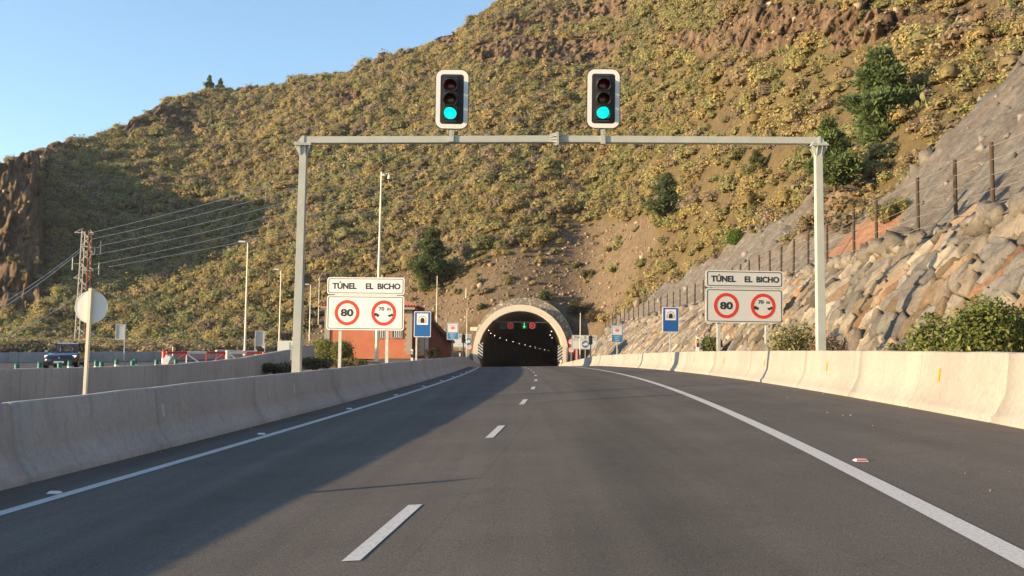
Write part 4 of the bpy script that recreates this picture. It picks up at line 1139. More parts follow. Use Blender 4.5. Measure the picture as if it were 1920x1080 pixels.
# ---------------------------------------------------------------- traffic lights
def traffic_light(label, px, py, pxs):
    c = at(px, py, GY - .16); sz = F_PX / (GY - .16)
    t = thing('traffic_light', label, 'traffic light', (c.x, c.y, c.z), 0, 'traffic lights on the gantry')
    W, H = .815, 1.47
    b = MB(); b.prism(rrect(W, H, .20), 0, .02); bo = b.build('backboard', M['board'], t)
    b = MB(); b.frame(rrect(W - .035, H - .035, .185), rrect(W - .25, H - .25, .07), -.006, -.001); b.build('white_border', M['white'], bo)
    hx = -.03 if pxs else -.02
    b = MB()
    for k in (-1, 0, 1): b.box((hx, -.026, -.345 * k), (.335, .05, .335))
    b.prism([(hx - .165, -.53), (hx + .165, -.53), (hx + .15, -.575), (hx - .15, -.575)], -.045, -.008)
    b.prism([(hx - .165, .53), (hx + .165, .53), (hx + .15, .575), (hx - .15, .575)], -.045, -.008)
    hs = b.build('housing', M['housing'], t, bevel=.012)
    for k, nm in ((1, 'lens_red'), (0, 'lens_amber'), (-1, 'lens_green')):
        zc = .345 * k; b = MB(); vs = [(hx, -.076, zc)]; fs = []
        for rr, yy in ((.06, -.074), (.11, -.068), (.150, -.054)):
            for j in range(24): a = j * math.pi / 12; vs.append((hx + rr * math.cos(a), yy, zc + rr * math.sin(a)))
        for j in range(24): fs.append((0, 1 + (j + 1) % 24, 1 + j))
        for q in range(2):
            for j in range(24): fs.append((1 + q * 24 + j, 1 + q * 24 + (j + 1) % 24, 25 + q * 24 + (j + 1) % 24, 25 + q * 24 + j))
        b.add(vs, fs); b.build('lens', M[nm], hs, smooth=True)['label'] = {'lens_red': 'unlit red lens', 'lens_amber': 'unlit amber lens', 'lens_green': 'lit green lens'}[nm]
        b = MB(); n = 30; vs = []
        for j in range(n + 1):
            a = math.radians(-55 + 290 * j / n); L = .10 + .22 * max(0, math.sin(math.radians(25 + 130 * j / n))) ** 1.0
            for rr in (.160, .166): vs += [(hx + rr * math.cos(a), -.045, zc + rr * math.sin(a)), (hx + rr * math.cos(a), -.045 - L, zc + rr * math.sin(a) - L * .32)]
        fs = []
        for j in range(n):
            o = j * 4; fs += [(o, o + 1, o + 5, o + 4), (o + 2, o + 6, o + 7, o + 3), (o + 1, o + 3, o + 7, o + 5), (o, o + 4, o + 6, o + 2)]
        b.add(vs, fs); b.build('hood', M['hood'], hs, smooth=True)
    b = MB(); zb = bm_.z - c.z
    b.box((.0, .035, (-H / 2 + .1 + zb - .13) / 2), (.11, .03, -zb + .13 - H / 2 + .1))
    b.box((0, .0, zb - .115), (.11, .10, .03))
    for k in (0, 1): b.tube((-.0, .01, -H / 2 - .06 - .07 * k), (0, .04, -H / 2 - .06 - .07 * k), .014, None, 6)
    br = b.build('bracket', M['gantry'], t)
    return t
traffic_light('left one of the two traffic lights on the beam, showing green', 847.5, 186, 1)
traffic_light('right one of the two traffic lights on the beam, showing green', 1131.5, 185, 0)

# ================================================================ big tunnel signs
def car_glyph(cx, cz, s, flip):
    pts = [(-.5, .0), (-.5, .26), (-.42, .34), (-.18, .40), (.08, .40), (.26, .24), (.46, .18), (.5, .10), (.5, 0), (.42, -.12), (.3, 0), (.18, -.0), (-.18, 0), (-.3, -.12), (-.42, -.0)]
    return [(cx + (-x if flip else x) * s, cz + y * s) for x, y in (pts if not flip else pts[::-1])]
def half_car(cx, cz, s, flip):
    """rear or front half of a car seen from the side, cut by the ring"""
    pts = [(0, -.02), (0, .20), (.03, .40), (.30, .40), (.46, .26), (.66, .20), (.70, .02), (.62, -.02), (.60, -.12), (.48, -.18), (.36, -.12), (.32, -.02)]
    if flip: pts = [(0, -.02), (0, .26), (.06, .26), (.20, .38), (.26, .38), (.26, .22), (.70, .16), (.76, .0), (.62, -.02), (.58, -.12), (.46, -.18), (.34, -.12), (.30, -.02)]
    return [(cx + (-x if flip else x) * s, cz + y * s) for x, y in (pts if not flip else pts[::-1])]
def tunnel_sign(label, px0, px1, py0, py1, d, post_px, rot, dull):
    c = at((px0 + px1) / 2, (py0 + py1) / 2, d); W = (px1 - px0) / F_PX * d; H = (py1 - py0) / F_PX * d
    t = thing('tunnel_sign', label, 'sign', (c.x, c.y, c.z - 3), rot, 'tunnel rule signs')
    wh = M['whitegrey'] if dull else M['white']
    b = MB(); b.prism(rrect(W, H * .325, .10, 0, 3 + H * .3375), 0, .03); b.prism(rrect(W, H * .655, .11, 0, 3 - H * .1725), 0, .03)
    b.box((0, .036, 3 + H * .17), (W * .8, .02, .05))
    pn = b.build('panel', wh, t)
    for hh, zz in ((H * .325, 3 + H * .3375), (H * .655, 3 - H * .1725)):
        b = MB(); b.frame(rrect(W - .10, hh - .10, .075, 0, zz), rrect(W - .155, hh - .155, .055, 0, zz), -.004, -.001); b.build('border', M['black'], pn)
    th = H * .115
    text_mesh('TÚNEL', W * .315, th * 1.28, -W * .275, 3 + H * .3375 + th * .10, -.006, M['black'], 'lettering', pn, .035)
    text_mesh('EL', W * .10, th, W * .05, 3 + H * .333, -.006, M['black'], 'lettering', pn, .035)
    text_mesh('BICHO', W * .295, th, W * .30, 3 + H * .333, -.006, M['black'], 'lettering', pn, .035)
    R = .535 * W / 3.33
    for k, cx in enumerate((-W * .235, W * .24)):
        zc = 3 - H * .173
        b = MB(); b.frame(circ(R, cx, zc), circ(R * .745, cx, zc), -.005, -.001); b.build('red_ring', M['red'], pn)
        if k == 0: text_mesh('80', R * 1.02, R * .60, cx, zc, -.006, M['black'], 'number', pn, .035)
        else:
            text_mesh('70', R * .44, R * .30, cx - R * .19, zc + R * .33, -.006, M['black'], 'number', pn, .02)
            text_mesh('m', R * .28, R * .19, cx + R * .40, zc + R * .29, -.006, M['black'], 'lettering', pn, .02)
            b = MB(); b.prism(half_car(cx - R * .745, zc - R * .22, R * .56, False), -.006, -.002); b.prism(half_car(cx + R * .745, zc - R * .22, R * .56, True), -.006, -.002)
            b.build('car_symbols', M['black'], pn)
    for q in post_px:
        x = (q - (px0 + px1) / 2) / F_PX * d
        b = MB(); b.box((x, .10, 3 + H * .46 - (H * .96 + 2.6) / 2), (.13, .08, H * .96 + 2.6)); b.build('post', M['galv'], t)
    return t
tunnel_sign('big white tunnel rules sign on the left verge, in front of the red house', 611, 759, 520, 619, 42, (637, 727), math.radians(-6), False)
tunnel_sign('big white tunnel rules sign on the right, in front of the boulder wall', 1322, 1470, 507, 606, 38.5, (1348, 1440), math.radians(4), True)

def arch(w, h, cx, cz, n=14):
    pts = [(cx - w / 2, cz), (cx + w / 2, cz)]
    for k in range(n + 1):
        a = math.pi * k / n; pts.append((cx + w / 2 * math.cos(a), cz + h - w / 2 + w / 2 * math.sin(a)))
    return pts
def blue_sign(label, px0, px1, py0, py1, d, rot, post_px):
    c = at((px0 + px1) / 2, (py0 + py1) / 2, d); W = (px1 - px0) / F_PX * d; H = (py1 - py0) / F_PX * d
    t = thing('tunnel_symbol_sign', label, 'sign', (c.x, c.y, c.z - 3), rot, 'blue tunnel symbol signs')
    b = MB(); b.prism(rrect(W, H, .05, 0, 3), 0, .03); pn = b.build('panel', M['white'], t)
    b = MB(); b.prism(rrect(W - .07, H - .07, .035, 0, 3), -.005, -.001); b.build('blue_field', M['blue'], pn)
    sq = W * .66; zc = 3 + H * .20
    b = MB(); b.prism([(-sq / 2, zc - sq / 2), (sq / 2, zc - sq / 2), (sq / 2, zc + sq / 2), (-sq / 2, zc + sq / 2)], -.009, -.006); b.build('white_square', M['white'], pn)
    b = MB(); b.prism(arch(sq * .36, sq * .46, 0, zc - sq * .34), -.013, -.010)
    for k in range(11):
        a = math.pi * k / 10; r0, r1 = sq * .27, sq * .37; ca, sa = math.cos(a), math.sin(a); w_ = .012; zb = zc - sq * .04
        b.prism([(r0 * ca - w_ * sa, zb + r0 * sa + w_ * ca), (r0 * ca + w_ * sa, zb + r0 * sa - w_ * ca), (r1 * ca + w_ * sa, zb + r1 * sa - w_ * ca), (r1 * ca - w_ * sa, zb + r1 * sa + w_ * ca)], -.012, -.010)
    for sx in (-1, 1):
        for k in range(4): zz = zc - sq * (.11 + .07 * k); b.prism([(sx * sq * .32 - .05, zz - .008), (sx * sq * .32 + .05, zz - .008), (sx * sq * .32 + .05, zz + .008), (sx * sq * .32 - .05, zz + .008)], -.012, -.010)
    b.build('tunnel_symbol', M['black'], pn)
    x = (post_px - (px0 + px1) / 2) / F_PX * d
    b = MB(); b.box((x, .07, 3 + H * .4 - (H * .9 + 2.4) / 2), (.09, .06, H * .9 + 2.4)); b.build('post', M['galv'], t)
blue_sign('blue sign with a tunnel symbol on the left, overlapping the corner of the red house', 776, 808, 584, 632, 55, math.radians(-5), 781)
blue_sign('blue sign with a tunnel symbol on the right, against the boulder wall', 1242, 1273, 576, 623, 55, math.radians(3), 1257)

def radio_sign(label, px0, px1, py0, py1, d, rot):
    c = at((px0 + px1) / 2, (py0 + py1) / 2, d); W = (px1 - px0) / F_PX * d; H = (py1 - py0) / F_PX * d
    t = thing('radio_sign', label, 'sign', (c.x, c.y, c.z - 3), rot, 'blue radio frequency signs')
    b = MB(); b.prism(rrect(W, H, .06, 0, 3), 0, .03); pn = b.build('panel', M['whitegrey'], t)
    b = MB(); b.prism(rrect(W - .06, H - .06, .04, 0, 3), -.005, -.001); b.build('blue_field', M['tealblue'], pn)
    b = MB(); b.prism([(-W * .41, 3 - H * .06), (W * .41, 3 - H * .06), (W * .41, 3 + H * .45), (-W * .41, 3 + H * .45)], -.009, -.006); b.build('white_field', M['whitegrey'], pn)
    text_mesh('Radio', W * .60, H * .105, 0, 3 + H * .355, -.012, M['grey_ink'], 'lettering', pn, .01)
    n = 28; b = MB(); b.prism([(W * .19 * math.cos(2 * math.pi * k / n) * (1 + .08 * math.cos(4 * math.pi * k / n)), 3 + H * .20 + H * .085 * math.sin(2 * math.pi * k / n)) for k in range(n)], -.012, -.0095)
    b.build('emblem', M['pink'], pn)
    text_mesh('RNE 1', W * .48, H * .07, 0, 3 - H * .15, -.008, M['whitegrey'], 'lettering', pn, .01)
    text_mesh('88.7', W * .42, H * .07, 0, 3 - H * .275, -.008, M['whitegrey'], 'lettering', pn, .01)
    text_mesh('FM', W * .28, H * .06, 0, 3 - H * .40, -.008, M['whitegrey'], 'lettering', pn, .01)
    b = MB(); b.box((0, .07, 3 + H * .3 - (H * .8 + 2.9) / 2), (.09, .06, H * .8 + 2.9)); b.build('post', M['housing'] if 'left' in label else M['galv'], t)
radio_sign('blue and white radio sign left of the tunnel mouth, on a dark post', 838, 860, 605.5, 637, 80, math.radians(-4))
radio_sign('blue and white radio sign right of the tunnel, against the boulder wall', 1146.5, 1168, 610, 642, 82, math.radians(2))

# ================================================================ tunnel portal
TY, TX = 145.0, 1.35
TZ = float(RZ(TY)) + 2.62
RI, RO = 6.1, 6.92
def tcx(y): return TX + float(RX(y) - RX(TY)) if y > TY else TX
def tcz(y): return TZ + float(RZ(y) - RZ(TY)) if y > TY else TZ
P_ = thing('tunnel_portal', 'arched concrete tunnel mouth with a stone-clad hood at the foot of the hill', 'tunnel', (TX, TY, float(RZ(TY))))
po = Vector(P_.location)
def ang_list(n, a0, a1): return [math.radians(a0 + (a1 - a0) * k / n) for k in range(n + 1)]
def ring(ri, ro, y0, y1, a0=-26, a1=206, n=64, cx=0, cz=None, cxo=None, czo=None):
    """arched band between two radii, from y0 to y1"""
    cz = TZ - po.z if cz is None else cz; cxo = cx if cxo is None else cxo; czo = cz if czo is None else czo
    vs, fs = [], []
    for a in ang_list(n, a0, a1):
        ca, sa = math.cos(a), math.sin(a)
        for y in (y0, y1):
            vs += [(cx + ri * ca, y, cz + ri * sa), (cxo + ro * ca, y, czo + ro * sa)]
    for k in range(n):
        o = k * 4; q = o + 4
        fs += [(o, o + 1, q + 1, q), (o + 2, q + 2, q + 3, o + 3), (o, q, q + 2, o + 2), (o + 1, o + 3, q + 3, q + 1)]
    fs += [(0, 2, 3, 1), (n * 4, n * 4 + 1, n * 4 + 3, n * 4 + 2)]
    return vs, fs
b = MB(); b.add(*ring(RI, RO, 0, 1.1)); b.build('arch_ring', M['concrete_portal'], P_, smooth=False)
b = MB(); b.add(*ring(RO - .1, 7.25, 1.15, 15.5, a0=-20, a1=185, cxo=.42, czo=TZ - po.z + .75)); b.build('stone_hood', M['stone_clad'], P_)
b = MB(); b.add(*ring(7.28, 7.42, .95, 15.6, a0=-20, a1=78, cx=.42, cz=TZ - po.z + .75)); b.build('coping', M['wall_grey'], P_)
# wing wall on the left and block on the right
b = MB(); b.prism([(-6.9, -.6), (-6.75, 3.6), (-6.35, 5.2), (-6.9, 4.9), (-8.6, 2.2), (-9.0, -.6)], .35, 1.3); b.build('wing_wall', M['ground'], P_)
b = MB(); b.prism([(-5.9, 6.2), (-7.4, 6.2), (-7.4, 5.7), (-6.1, 5.7)], 1.3, 3.2); b.build('ledge', M['concrete_portal'], P_)
# lining
ys_ = np.concatenate([np.arange(TY + 1.1, TY + 120, 3.0), [TY + 165]]); n = 40; vs = []; fs = []
for y in ys_:
    for k in range(n + 1):
        a = math.radians(-26 + 232 * k / n); rr = RI - .012
        vs.append((tcx(y) - po.x + rr * math.cos(a), y - po.y, tcz(y) - po.z + rr * math.sin(a)))
for i in range(len(ys_) - 1):
    for k in range(n): fs.append((i * (n + 1) + k, i * (n + 1) + k + 1, (i + 1) * (n + 1) + k + 1, (i + 1) * (n + 1) + k))
fs.append(tuple(range((len(ys_) - 1) * (n + 1), len(ys_) * (n + 1))))
b = MB(); b.add(vs, fs); b.build('lining', M['lining'], P_, smooth=True)
# side walkways inside
for sd in (-1, 1):
    vs, fs = [], []
    for y in ys_:
        c = tcx(y) - po.x; z = float(RZ(y)) - po.z
        for xx, zz in ((4.75, -.1), (4.75, .55), (6.3, .55)): vs.append((c + sd * xx, y - po.y, z + zz))
    for i in range(len(ys_) - 1):
        for k in range(2): fs.append((i * 3 + k, i * 3 + k + 1, i * 3 + k + 4, i * 3 + k + 3))
    b = MB(); b.add(vs, fs); b.build('walkway', M['lining'], P_)
# lamps along both walls
def tlamp(y, sd):
    c = tcx(y); z = tcz(y); a = math.radians(35 if sd > 0 else 145)
    p = Vector((c + (RI - .28) * math.cos(a), y, z + (RI - .28) * math.sin(a)))
    b = MB(); b.box((0, 0, 0), (.20, .34, .10)); t = b.build('tunnel_lamp', M['housing'])
    t.location = p; t.rotation_euler = (0, (a - math.pi / 2) * -1, 0)
    tag(t, 'small lit lamp on the left wall inside the tunnel' if sd < 0 else 'small lit lamp on the right wall inside the tunnel', 'tunnel lamp', 'lamps along the left wall of the tunnel' if sd < 0 else 'lamps along the right wall of the tunnel')
    g = MB(); g.box((0, -.02, -.062), (.10, .16, .025)); g.build('glow', M['lamp_glow'], t)
for k in range(13): tlamp(TY + 4.0 + 9.5 * k, -1)
for k in range(4): tlamp(TY + 5.0 + 12.0 * k, 1)

# matrix signs hung inside the mouth
c0, c1 = at(930, 603.5, 148), at(1034, 604.5, 148)
b = MB(); b.box((c0 + c1) / 2, (c1.x - c0.x + 1.4, .12, .12)); o = b.build('sign_rail', M['wall_grey']); tag(o, 'thin crossbar inside the tunnel mouth holding the matrix signs', 'crossbar')
def led(label, px, py, kind):
    p = at(px, py, 147.8); t = thing('matrix_sign', label, 'matrix sign', p)
    b = MB(); b.box((0, .08, .0), (1.0, .16, 1.0)); b.build('case', M['led_panel'], t)
    if kind in ('red', 'dim'):
        mt = M['led_red'] if kind == 'red' else M['led_red_dim']
        b = MB(); b.frame(circ(.44, n=28), circ(.36, n=28), -.008, -.003); b.build('led_ring', mt, t)
        text_mesh('80', .40, .26, 0, 0, -.008, mt, 'led_number', t, .0)
    elif kind == 'arrow':
        b = MB(); b.prism([(-.06, .42), (.06, .42), (.06, -.08), (.24, -.08), (0, -.44), (-.24, -.08), (-.06, -.08)][::-1], -.008, -.003); b.build('led_arrow', M['led_green'], t)
    else:
        b = MB(); b.box((0, -.005, -.38), (.8, .006, .04)); b.build('led_bar', M['green_plastic'], t)
led('unlit dark matrix panel at the left end of the crossbar in the tunnel mouth', 942.5, 611, 'off')
led('dim red 80 matrix sign left of the green arrow in the tunnel mouth', 957, 610.5, 'dim')
led('green down-arrow matrix sign in the tunnel mouth', 983, 610.5, 'arrow')
led('bright red 80 matrix sign right of the green arrow in the tunnel mouth', 998, 610.5, 'red')

# chevron boards either side of the mouth
def chevron(label, p, W, H, sgn):
    t = thing('chevron_board', label, 'hazard board', p)
    b = MB(); b.box((0, .02, H / 2), (W, .03, H)); pn = b.build('panel', M['whitegrey'], t)
    n = 5
    for k in range(-1, n):
        z0 = H * k / n; s = .55 * sgn; hh = H / n * .5
        q = [(-W / 2, z0 + (s if s > 0 else 0)), (W / 2, z0 + (0 if s > 0 else -s)), (W / 2, z0 + hh + (0 if s > 0 else -s)), (-W / 2, z0 + hh + (s if s > 0 else 0))]
        q = clip_poly(clip_poly(q, (0, 0), (0, -1)), (0, H), (0, 1))
        if len(q) >= 3: b = MB(); b.prism(q, -.002, .003); b.build('stripe', M['black'], pn)
chevron('black and white striped board on the left jamb of the tunnel', at(900.5, 672, 144.6), .72, 2.25, 1)
chevron('black and white striped board on the right jamb of the tunnel', at(1050, 678, 144.6), .68, 2.3, -1)
p = at(1053, 687, 140); t = thing('marker_post', 'short green and white marker post at the right foot of the tunnel mouth', 'marker post', p)
b = MB(); b.tube((0, 0, 0), (0, 0, 1.05), .13, None, 12); b.build('body', M['green_plastic'], t); b = MB(); b.tube((0, 0, .62), (0, 0, .80), .136, None, 12); b.build('white_band', M['white'], t)

# ---------------------------------------------------------------- far signs beside the mouth
def far_sign(label, px0, px1, py0, py1, d):
    c = at((px0 + px1) / 2, (py0 + py1) / 2, d); W = (px1 - px0) / F_PX * d; H = (py1 - py0) / F_PX * d
    t = thing('tunnel_sign', label, 'sign', (c.x, c.y, c.z - 3))
    b = MB(); b.prism(rrect(W, H * .30, .08, 0, 3 + H * .35), 0, .03); b.prism(rrect(W, H * .67, .1, 0, 3 - H * .165), 0, .03); b.box((0, .036, 3 + H * .185), (W * .8, .02, .05)); pn = b.build('panel', M['whitegrey'], t)
    for hh, zz in ((H * .30, 3 + H * .35), (H * .67, 3 - H * .165)):
        b = MB(); b.frame(rrect(W - .1, hh - .1, .06, 0, zz), rrect(W - .16, hh - .16, .045, 0, zz), -.005, -.001); b.build('border', M['black'], pn)
    text_mesh('TÚNEL', W * .30, H * .17, -W * .27, 3 + H * .36, -.006, M['black'], 'lettering', pn, .02)
    text_mesh('EL', W * .10, H * .135, W * .05, 3 + H * .345, -.006, M['black'], 'lettering', pn, .02)
    text_mesh('BICHO', W * .28, H * .135, W * .30, 3 + H * .345, -.006, M['black'], 'lettering', pn, .02)
    for k, (x, z) in enumerate(((.22, -.10), (.02, -.30), (.28, -.30), (.30, -.02))):
        b = MB(); b.box((W * x, -.004, 3 + H * z), (W * .13, .004, .05)); b.build('printed_line', M['grey_ink'], pn)
    for x in (-.3, .3): b = MB(); b.box((W * x, .09, 1.5), (.12, .07, 3.0)); b.build('post', M['galv'], t)
far_sign('white tunnel sign left of the mouth, mostly hidden behind the radio sign and signal', 837, 884, 626, 651, 134)
far_sign('white tunnel sign right of the mouth, behind the blue round sign and signal', 1072, 1119.5, 628.5, 655, 134)
def round_blue(label, px, py, d):
    c = at(px, py, d); t = thing('mandatory_sign', label, 'sign', (c.x, c.y, c.z - 2)); R = 6.9 / F_PX * d
    b = MB(); b.prism(circ(R, 0, 2, 32), 0, .03); pn = b.build('disc', M['whitegrey'], t)
    b = MB(); b.prism(circ(R * .95, 0, 2, 32), -.004, -.001); b.build('blue_field', M['blue'], pn)
    pts = [(-.80, -.05), (-.25, .34), (.18, .52)] + [(.30 + .40 * math.cos(a), .05 + .44 * math.sin(a)) for a in np.linspace(1.5, -1.5, 12)] + [(.05, -.30), (-.15, -.58)]
    b = MB(); b.prism([(x * R, 2 + z * R) for x, z in pts[::-1]], -.008, -.005); b.build('headlamp_symbol', M['whitegrey'], pn)
    b = MB(); b.box((0, .07, .6), (.09, .06, 2.6)); b.build('post', M['galv'], t)
round_blue('round blue headlamp sign left of the tunnel mouth', 877.5, 640.5, 126)
round_blue('round blue headlamp sign right of the tunnel mouth, in front of the white sign', 1097.5, 645.5, 126)
def small_signal(label, px, py, d):
    c = at(px, py, d); t = thing('small_signal', label, 'traffic light', (c.x, c.y, c.z - 2), 0)
    b = MB(); b.box((0, 0, 2), (.42, .28, 1.02)); b.tube((0, 0, 2.5), (0, 0, 2.72), .05, None, 6); hs = b.build('housing', M['board'], t, bevel=.02)
    for k in range(3):
        b = MB(); b.prism(circ(.12, 0, 2 + .32 * (k - 1), 16), -.150, -.141); b.build('lens', M['housing'], hs)
        b = MB(); n = 12; vs = []
        for j in range(n + 1):
            a = math.pi * j / n; vs += [(.145 * math.cos(a), -.14, 2 + .32 * (k - 1) + .145 * math.sin(a)), (.145 * math.cos(a), -.33, 2 + .32 * (k - 1) + .145 * math.sin(a) - .02)]
        b.add(vs, [(2 * j, 2 * j + 1, 2 * j + 3, 2 * j + 2) for j in range(n)]); b.build('hood', M['hood'], hs)
    b = MB(); b.tube((0, .02, -1.6), (0, .02, 1.5), .075, None, 8); b.build('pole', M['board'], t)
small_signal('small dark signal on a black pole left of the tunnel mouth', 869, 635, 118)
small_signal('small dark signal on a black pole right of the tunnel mouth', 1107.5, 638, 118)
def ring_sign(label, px, py, d, post=True):
    c = at(px, py, d); t = thing('prohibition_sign', label, 'sign', (c.x, c.y, c.z - 1.5)); R = 6.3 / F_PX * d
    b = MB(); b.prism(circ(R, 0, 1.5, 28), 0, .025); pn = b.build('disc', M['whitegrey'], t)
    b = MB(); b.frame(circ(R, 0, 1.5, 28), circ(R * .74, 0, 1.5, 28), -.005, -.001); b.build('red_ring', M['red'], pn)
    b = MB(); b.prism(half_car(-.16, 1.5, .42, False), -.006, -.002); b.build('symbol', M['grey_ink'], pn)
    b = MB(); b.box((0, .06, .4 if post else 1.0), (.08, .05, 2.0 if post else .9)); b.build('post', M['galv'], t)
ring_sign('upper of two round red-rimmed signs at the right edge of the portal', 1071, 641, 139, False)
ring_sign('lower of two round red-rimmed signs at the right edge of the portal', 1071, 656, 139)
ring_sign('round red-rimmed sign under the blue disc left of the tunnel mouth', 879.5, 650.5, 131)
p = at(1081, 675, 140); b = MB(); b.box((0, 0, .7), (.42, .06, 1.75)); t = b.build('striped_plank', M['pink']); t.location = p; tag(t, 'faded pink upright panel beside the right red-rimmed signs', 'panel')
b = MB(); b.box((.0, -.035, .7), (.07, .01, 1.75)); b.build('white_stripe', M['whitegrey'], t)
# tall white masts
def mast(label, p, h, r=.05, cap=False, m_='cream_pole', lean=0.0):
    t = thing('mast', label, 'pole', p); b = MB(); b.tube((0, 0, -.5), (lean, 0, h), r, r * .8, 8); b.build('pole', M[m_], t)
    if cap: b = MB(); b.tube((lean, 0, h), (lean, 0, h + .35), .13, .03, 8); b.build('cap', M['galv'], t)
    return t
def mast_px(label, px, py0, py1, d, **k):
    p = at(px, py1, d); mast(label, p, (py1 - py0) / F_PX * d, **k)
mast_px('thin cream mast right of the tunnel, in front of the white sign', 1087.5, 587, 672, 122, r=.06)
mast_px('thin cream mast left of the tunnel mouth, behind the dark signal', 874.5, 581, 668, 122, r=.055)
mast_px('thin bare mast standing beside the pine behind the house', 818.5, 517, 600, 118, r=.06)
mast_px('thin mast with a small cap behind the left eave of the house', 597, 525, 600, 112, r=.05, cap=True)
mast_px('short white peg on the bare slope above the portal, left', 874, 541, 553, 150, r=.09)
mast_px('short white peg on the bare slope below the scrub, right', 1214, 524, 537, 148, r=.09)

# ================================================================ red house
HB = at(608, 663, 86); 
def hx(px, d=86): return at(px, 650, d).x
zb = HB.z; ev = at(700, 576.5, 86).z
Hs = thing('house', 'red rendered service house with pale quoins and barred windows', 'house', (hx(700), 86, zb))
X0, X1, X2 = hx(608) - hx(700), hx(772) - hx(700), hx(799) - hx(700); he = ev - zb
b = MB(); b.box(((X0 + X1) / 2, 3, he / 2 - .2), (X1 - X0, 6, he + .4)); wl_ = b.build('wall', M['wall_red'], Hs)
def quoins(x0, x1, y, h, par):
    b = MB(); n = int(h / .26)
    for k in range(n):
        w = (x1 - x0) * (1.0 if k % 2 else .68); b.box((x1 - w / 2, y - .02, .13 + .26 * k), (w, .06, .258))
    b.build('quoins', M['quoin'], par)
quoins(X1 - .62, X1 + .01, -.01, he - .1, wl_); 
b = MB(); b.box((X0 + .22, -.03, he / 2), (.46, .08, he)); b.build('corner_pilaster', M['quoin'], wl_)
# recess and second bay with downpipe
b = MB(); b.box(((X1 + X2) / 2 + .1, 3.6, he / 2 - .25), (X2 - X1 + .2, 5.6, he + .1)); w2 = b.build('wall', M['wall_shaded'], Hs); w2['label'] = 'end wall with its shade painted in as dark red'
b = MB(); b.box(((X1 + X2) / 2 + .28, .78, 1.15), (X2 - X1 - .3, .1, 2.5)); b.build('panel', M['wall_red'], w2)
quoins(X1 + .5, X2 - .25, .76, 2.6, w2)
b = MB(); b.box((X2 + .02, .6, 1.1), (.26, .26, 2.9)); b.build('downpipe', M['wall_grey'], w2)
b = MB(); b.box(((X0 + X1) / 2, -.3, he - .02), (X1 - X0 + .55, .72, .26)); b.build('eaves', M['quoin'], wl_)
# tiled roof: hipped, tiles as ribs
b = MB(); ov = .45; yb, yf = 6.3, -.72; rz = he + 1.15; zt0 = he + .12
b.add([(X0 - ov, yf, zt0), (X1 + ov, yf, zt0), (X1 + ov, yb, zt0), (X0 - ov, yb, zt0), (X0 + 2.2, 2.8, rz), (X1 - 2.2, 2.8, rz)], [(0, 1, 5, 4), (1, 2, 5), (2, 3, 4, 5), (3, 0, 4), (0, 3, 2, 1)])
nt = 34
for k in range(nt + 1):
    x = X0 - ov + (X1 - X0 + 2 * ov) * k / nt; x2 = X0 + 2.2 + (X1 - X0 - 4.4) * k / nt
    b.tube((x, yf - .06, zt0 + .03), (x2, 2.8, rz + .03), .085, .06, 6)
for k in range(18):
    t_ = k / 17; y = yf + (yb - yf) * t_; b.tube((X1 + ov + .04, y, zt0 + .03), (X1 - 2.2, 2.8, rz + .03), .085, .05, 6)
b.build('roof', M['roof_tile'], wl_)
# lean-to falling away at the right end
XA, XB = X2 - .05, X2 + 1.75; za, zb2 = he - .75, 1.15
b = MB()
b.add([(XA, 1.6, -.4), (XB, 4.2, -.4), (XB, 4.2, zb2), (XA, 1.6, za), (XA, 7.0, -.4), (XB, 8.0, -.4), (XB, 8.0, zb2), (XA, 7.0, za)], [(0, 1, 2, 3), (4, 7, 6, 5), (0, 4, 5, 1), (1, 5, 6, 2), (3, 2, 6, 7), (0, 3, 7, 4)])
an = b.build('annex_wall', M['wall_shaded'], Hs)
b = MB(); b.add([(XA - .9, .3, za + .75), (XB + .25, 3.9, zb2 - .12), (XB + .25, 8.3, zb2 - .12), (XA - .9, 7.2, za + .75), (XA - .9, .3, za + .93), (XB + .25, 3.9, zb2 + .06), (XB + .25, 8.3, zb2 + .06), (XA - .9, 7.2, za + .93)],
                [(0, 1, 2, 3), (4, 7, 6, 5), (0, 4, 5, 1), (1, 5, 6, 2), (2, 6, 7, 3), (3, 7, 4, 0)]); b.build('annex_roof', M['bark'], an); stain(an.children[0], (.10, .055, .04))
b = MB(); b.box((XA + .95, 2.95, 1.75), (.42, .08, .5), 0, Matrix.Rotation(math.radians(55), 3, 'Z')); b.build('vent', M['glass_dark'], an)
for q in (711, 744):
    x = hx(q) - hx(700); zt = at(q, 612, 86).z - zb; zl = at(q, 633, 86).z - zb; hh = zt - zl + .6
    b = MB(); b.box((x, -.02, zl + hh / 2), (.86, .08, hh)); wn_ = b.build('window', M['glass_dark'], wl_)
    b = MB()
    for sx in (-.43, .43): b.box((x + sx, -.05, zl + hh / 2), (.10, .08, hh + .1))
    b.box((x, -.05, zl + hh), (.96, .08, .1)); b.box((x, -.06, zl - .02), (1.0, .12, .1)); b.build('frame', M['wall_grey'], wn_)
    b = MB()
    for k in range(4): b.box((x - .21 + .16 * k, -.075, zl + hh / 2), (.065, .03, hh)) 
    b.build('bars', M['white'], wn_)

